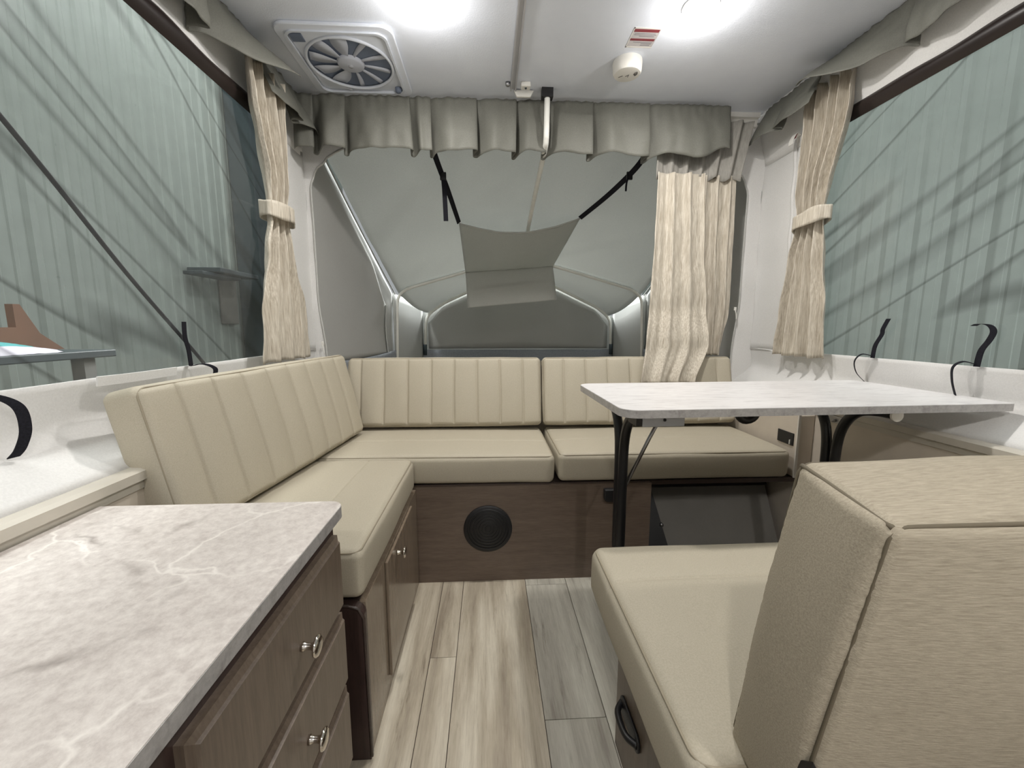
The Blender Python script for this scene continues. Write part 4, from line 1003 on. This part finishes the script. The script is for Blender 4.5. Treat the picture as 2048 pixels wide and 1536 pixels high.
# warning sticker
x0, x1, y0, y1 = 0.515, 0.612, 1.575, 1.680
stk = thing('warning_sticker', (0.56, 1.62, ZC - 0.001), 'small printed warning sticker with two dark red bars on the ceiling', 'sticker')
obj('paper', box(x0, x1, y0, y1, ZC - 0.0008, ZC), 'sticker_paper', stk)
obj('border', join(box(x0, x1, y0, y0 + 0.006, ZC - 0.0014, ZC - 0.0008), box(x0, x1, y1 - 0.006, y1, ZC - 0.0014, ZC - 0.0008), box(x0, x0 + 0.003, y0, y1, ZC - 0.0014, ZC - 0.0008)), 'white_plastic', stk)
for (a, b) in ((y0 + 0.008, y0 + 0.022), (y0 + 0.056, y0 + 0.067)): obj('red_bar', box(x0 + 0.004, x1 - 0.004, a, b, ZC - 0.0016, ZC - 0.0008), 'red_print', stk)
for k, (a, w0, w1) in enumerate(((0.028, 0.01, 0.085), (0.035, 0.01, 0.09), (0.042, 0.03, 0.085), (0.074, 0.02, 0.09), (0.081, 0.05, 0.088), (0.089, 0.05, 0.085))):
    obj('print_line', box(x0 + w0, x0 + w1, y0 + a, y0 + a + 0.003, ZC - 0.0014, ZC - 0.0008), 'grey_print', stk)
# small hardware at the end of the track
hw = thing('track_stop', (0.16, 2.0, ZC - 0.03), 'little white ceiling catch beside the end of the metal track', 'catch')
obj('block', box(0.145, 0.185, 1.915, 1.95, ZC - 0.020, ZC), 'white_plastic', hw, bevel=0.004)
obj('screw', lathe([(0.005, -0.02), (0.004, -0.024), (0, -0.024)], (0.165, 1.93, ZC), 'z', 10), 'dark_steel', hw, smooth=True)
br = obj('rail_bracket', prism([(0.115, ZC - 0.004), (0.205, ZC - 0.004), (0.19, ZC - 0.032), (0.13, ZC - 0.032)], 'y', 1.975, 1.988), 'white_plastic', bevel=0.003); tag(br, 'small white bracket hanging at the middle of the long valance', 'bracket')
bt = obj('rail_end', lathe([(0.010, 0), (0.010, -0.012), (0.006, -0.016), (0, -0.017)], (0.088, 1.93, ZC), 'z', 14), 'steel', smooth=True); tag(bt, 'small bright screw at the end of the metal track', 'screw')

# ================================================================== OUTSIDE THE LEFT WINDOW
gc = obj('guy_cord', tube(smooth_path([(-0.985, 0.55, 1.83), (-0.99, 0.97, 1.42), (-0.985, 1.22, 1.14), (-0.97, 1.44, 0.90), (-0.97, 1.58, 0.74)], 8), [0.0052] * 33, 8), 'strap_web', smooth=True); tag(gc, 'black cord running diagonally outside the left window', 'cord')
wk = thing('work_table', (-1.9, 1.5, -0.6), 'dark topped work table outside the left window', 'table')
obj('top', box(-2.2, -1.62, 0.9, 1.90, 0.870, 0.900), 'dark_steel', wk, bevel=0.004)
for (x, y) in ((-2.15, 0.95), (-1.67, 0.95), (-2.15, 1.80), (-1.67, 1.80)): obj('leg', box(x - 0.025, x + 0.025, y - 0.025, y + 0.025, -0.6, 0.870), 'concrete', wk)
cb = obj('cardboard_piece', join(prism([(1.25, 0.901), (1.92, 0.901), (1.83, 0.97), (1.77, 1.085), (1.745, 1.085), (1.745, 0.995), (1.25, 0.99)], 'x', -1.88, -1.85)), 'cardboard', solid=0.0); tag(cb, 'brown pointed cardboard offcut on the outside work table', 'cardboard')
bg = obj('cloth_bundle', grid(lambda u, v: (-1.705 - 0.10 * u, 1.22 + 0.50 * v, 0.9005 + 0.050 * math.sin(PI * u) ** 0.6 * math.sin(PI * v) ** 0.5 + 0.004 * nz(u * 5, v * 9, 1, 2)), 16, 30), 'teal_cloth', smooth=True); tag(bg, 'crumpled teal cloth on the outside work table', 'cloth')
bg2 = obj('paper_sack', grid(lambda u, v: (-1.635 - 0.06 * u, 1.2 + 0.50 * v, 0.9005 + 0.032 * math.sin(PI * u) ** 0.6 * math.sin(PI * v) ** 0.5 + 0.003 * nz(u * 5, v * 9, 7, 2)), 16, 30), 'print_bag', smooth=True); tag(bg2, 'pale printed sack on the outside work table beside the teal cloth', 'sack')
col_ = thing('steel_column', (-2.45, 4.65, -0.6), 'dark steel building column outside the left window', 'column')
obj('flange', box(-2.56, -2.34, 4.52, 4.55, -0.6, 5.0), 'dark_steel', col_); obj('flange', box(-2.56, -2.34, 5.05, 5.08, -0.6, 5.0), 'dark_steel', col_); obj('web', box(-2.465, -2.435, 4.55, 5.05, -0.6, 5.0), 'dark_steel', col_)
sd = thing('added_dark_panel', (-2.57, 5.9, -0.6), 'added dark panel beyond the steel column outside the left window', 'door')  # added sheet that darkens the strip between column and curtain
obj('dark_sheet', box(-2.585, -2.55, 5.0, 7.2, -0.58, 4.6), 'dark_steel', sd, bevel=0.01); obj('rail', box(-2.60, -2.53, 4.6, 7.4, 4.6, 4.68), 'dark_steel', sd)
wbk = thing('wall_bracket', (-2.5, 4.1, 1.2), 'dark shelf bracket on the green wall outside the left window', 'bracket')
obj('arm', box(-2.58, -2.30, 3.80, 4.40, 1.46, 1.50), 'dark_steel', wbk, bevel=0.006)
obj('arm', box(-2.52, -2.36, 3.66, 4.2, 1.425, 1.455), 'dark_steel', wbk, bevel=0.006)
obj('panel', box(-2.585, -2.56, 4.20, 4.46, 1.02, 1.46), 'grey_board', wbk, bevel=0.01)
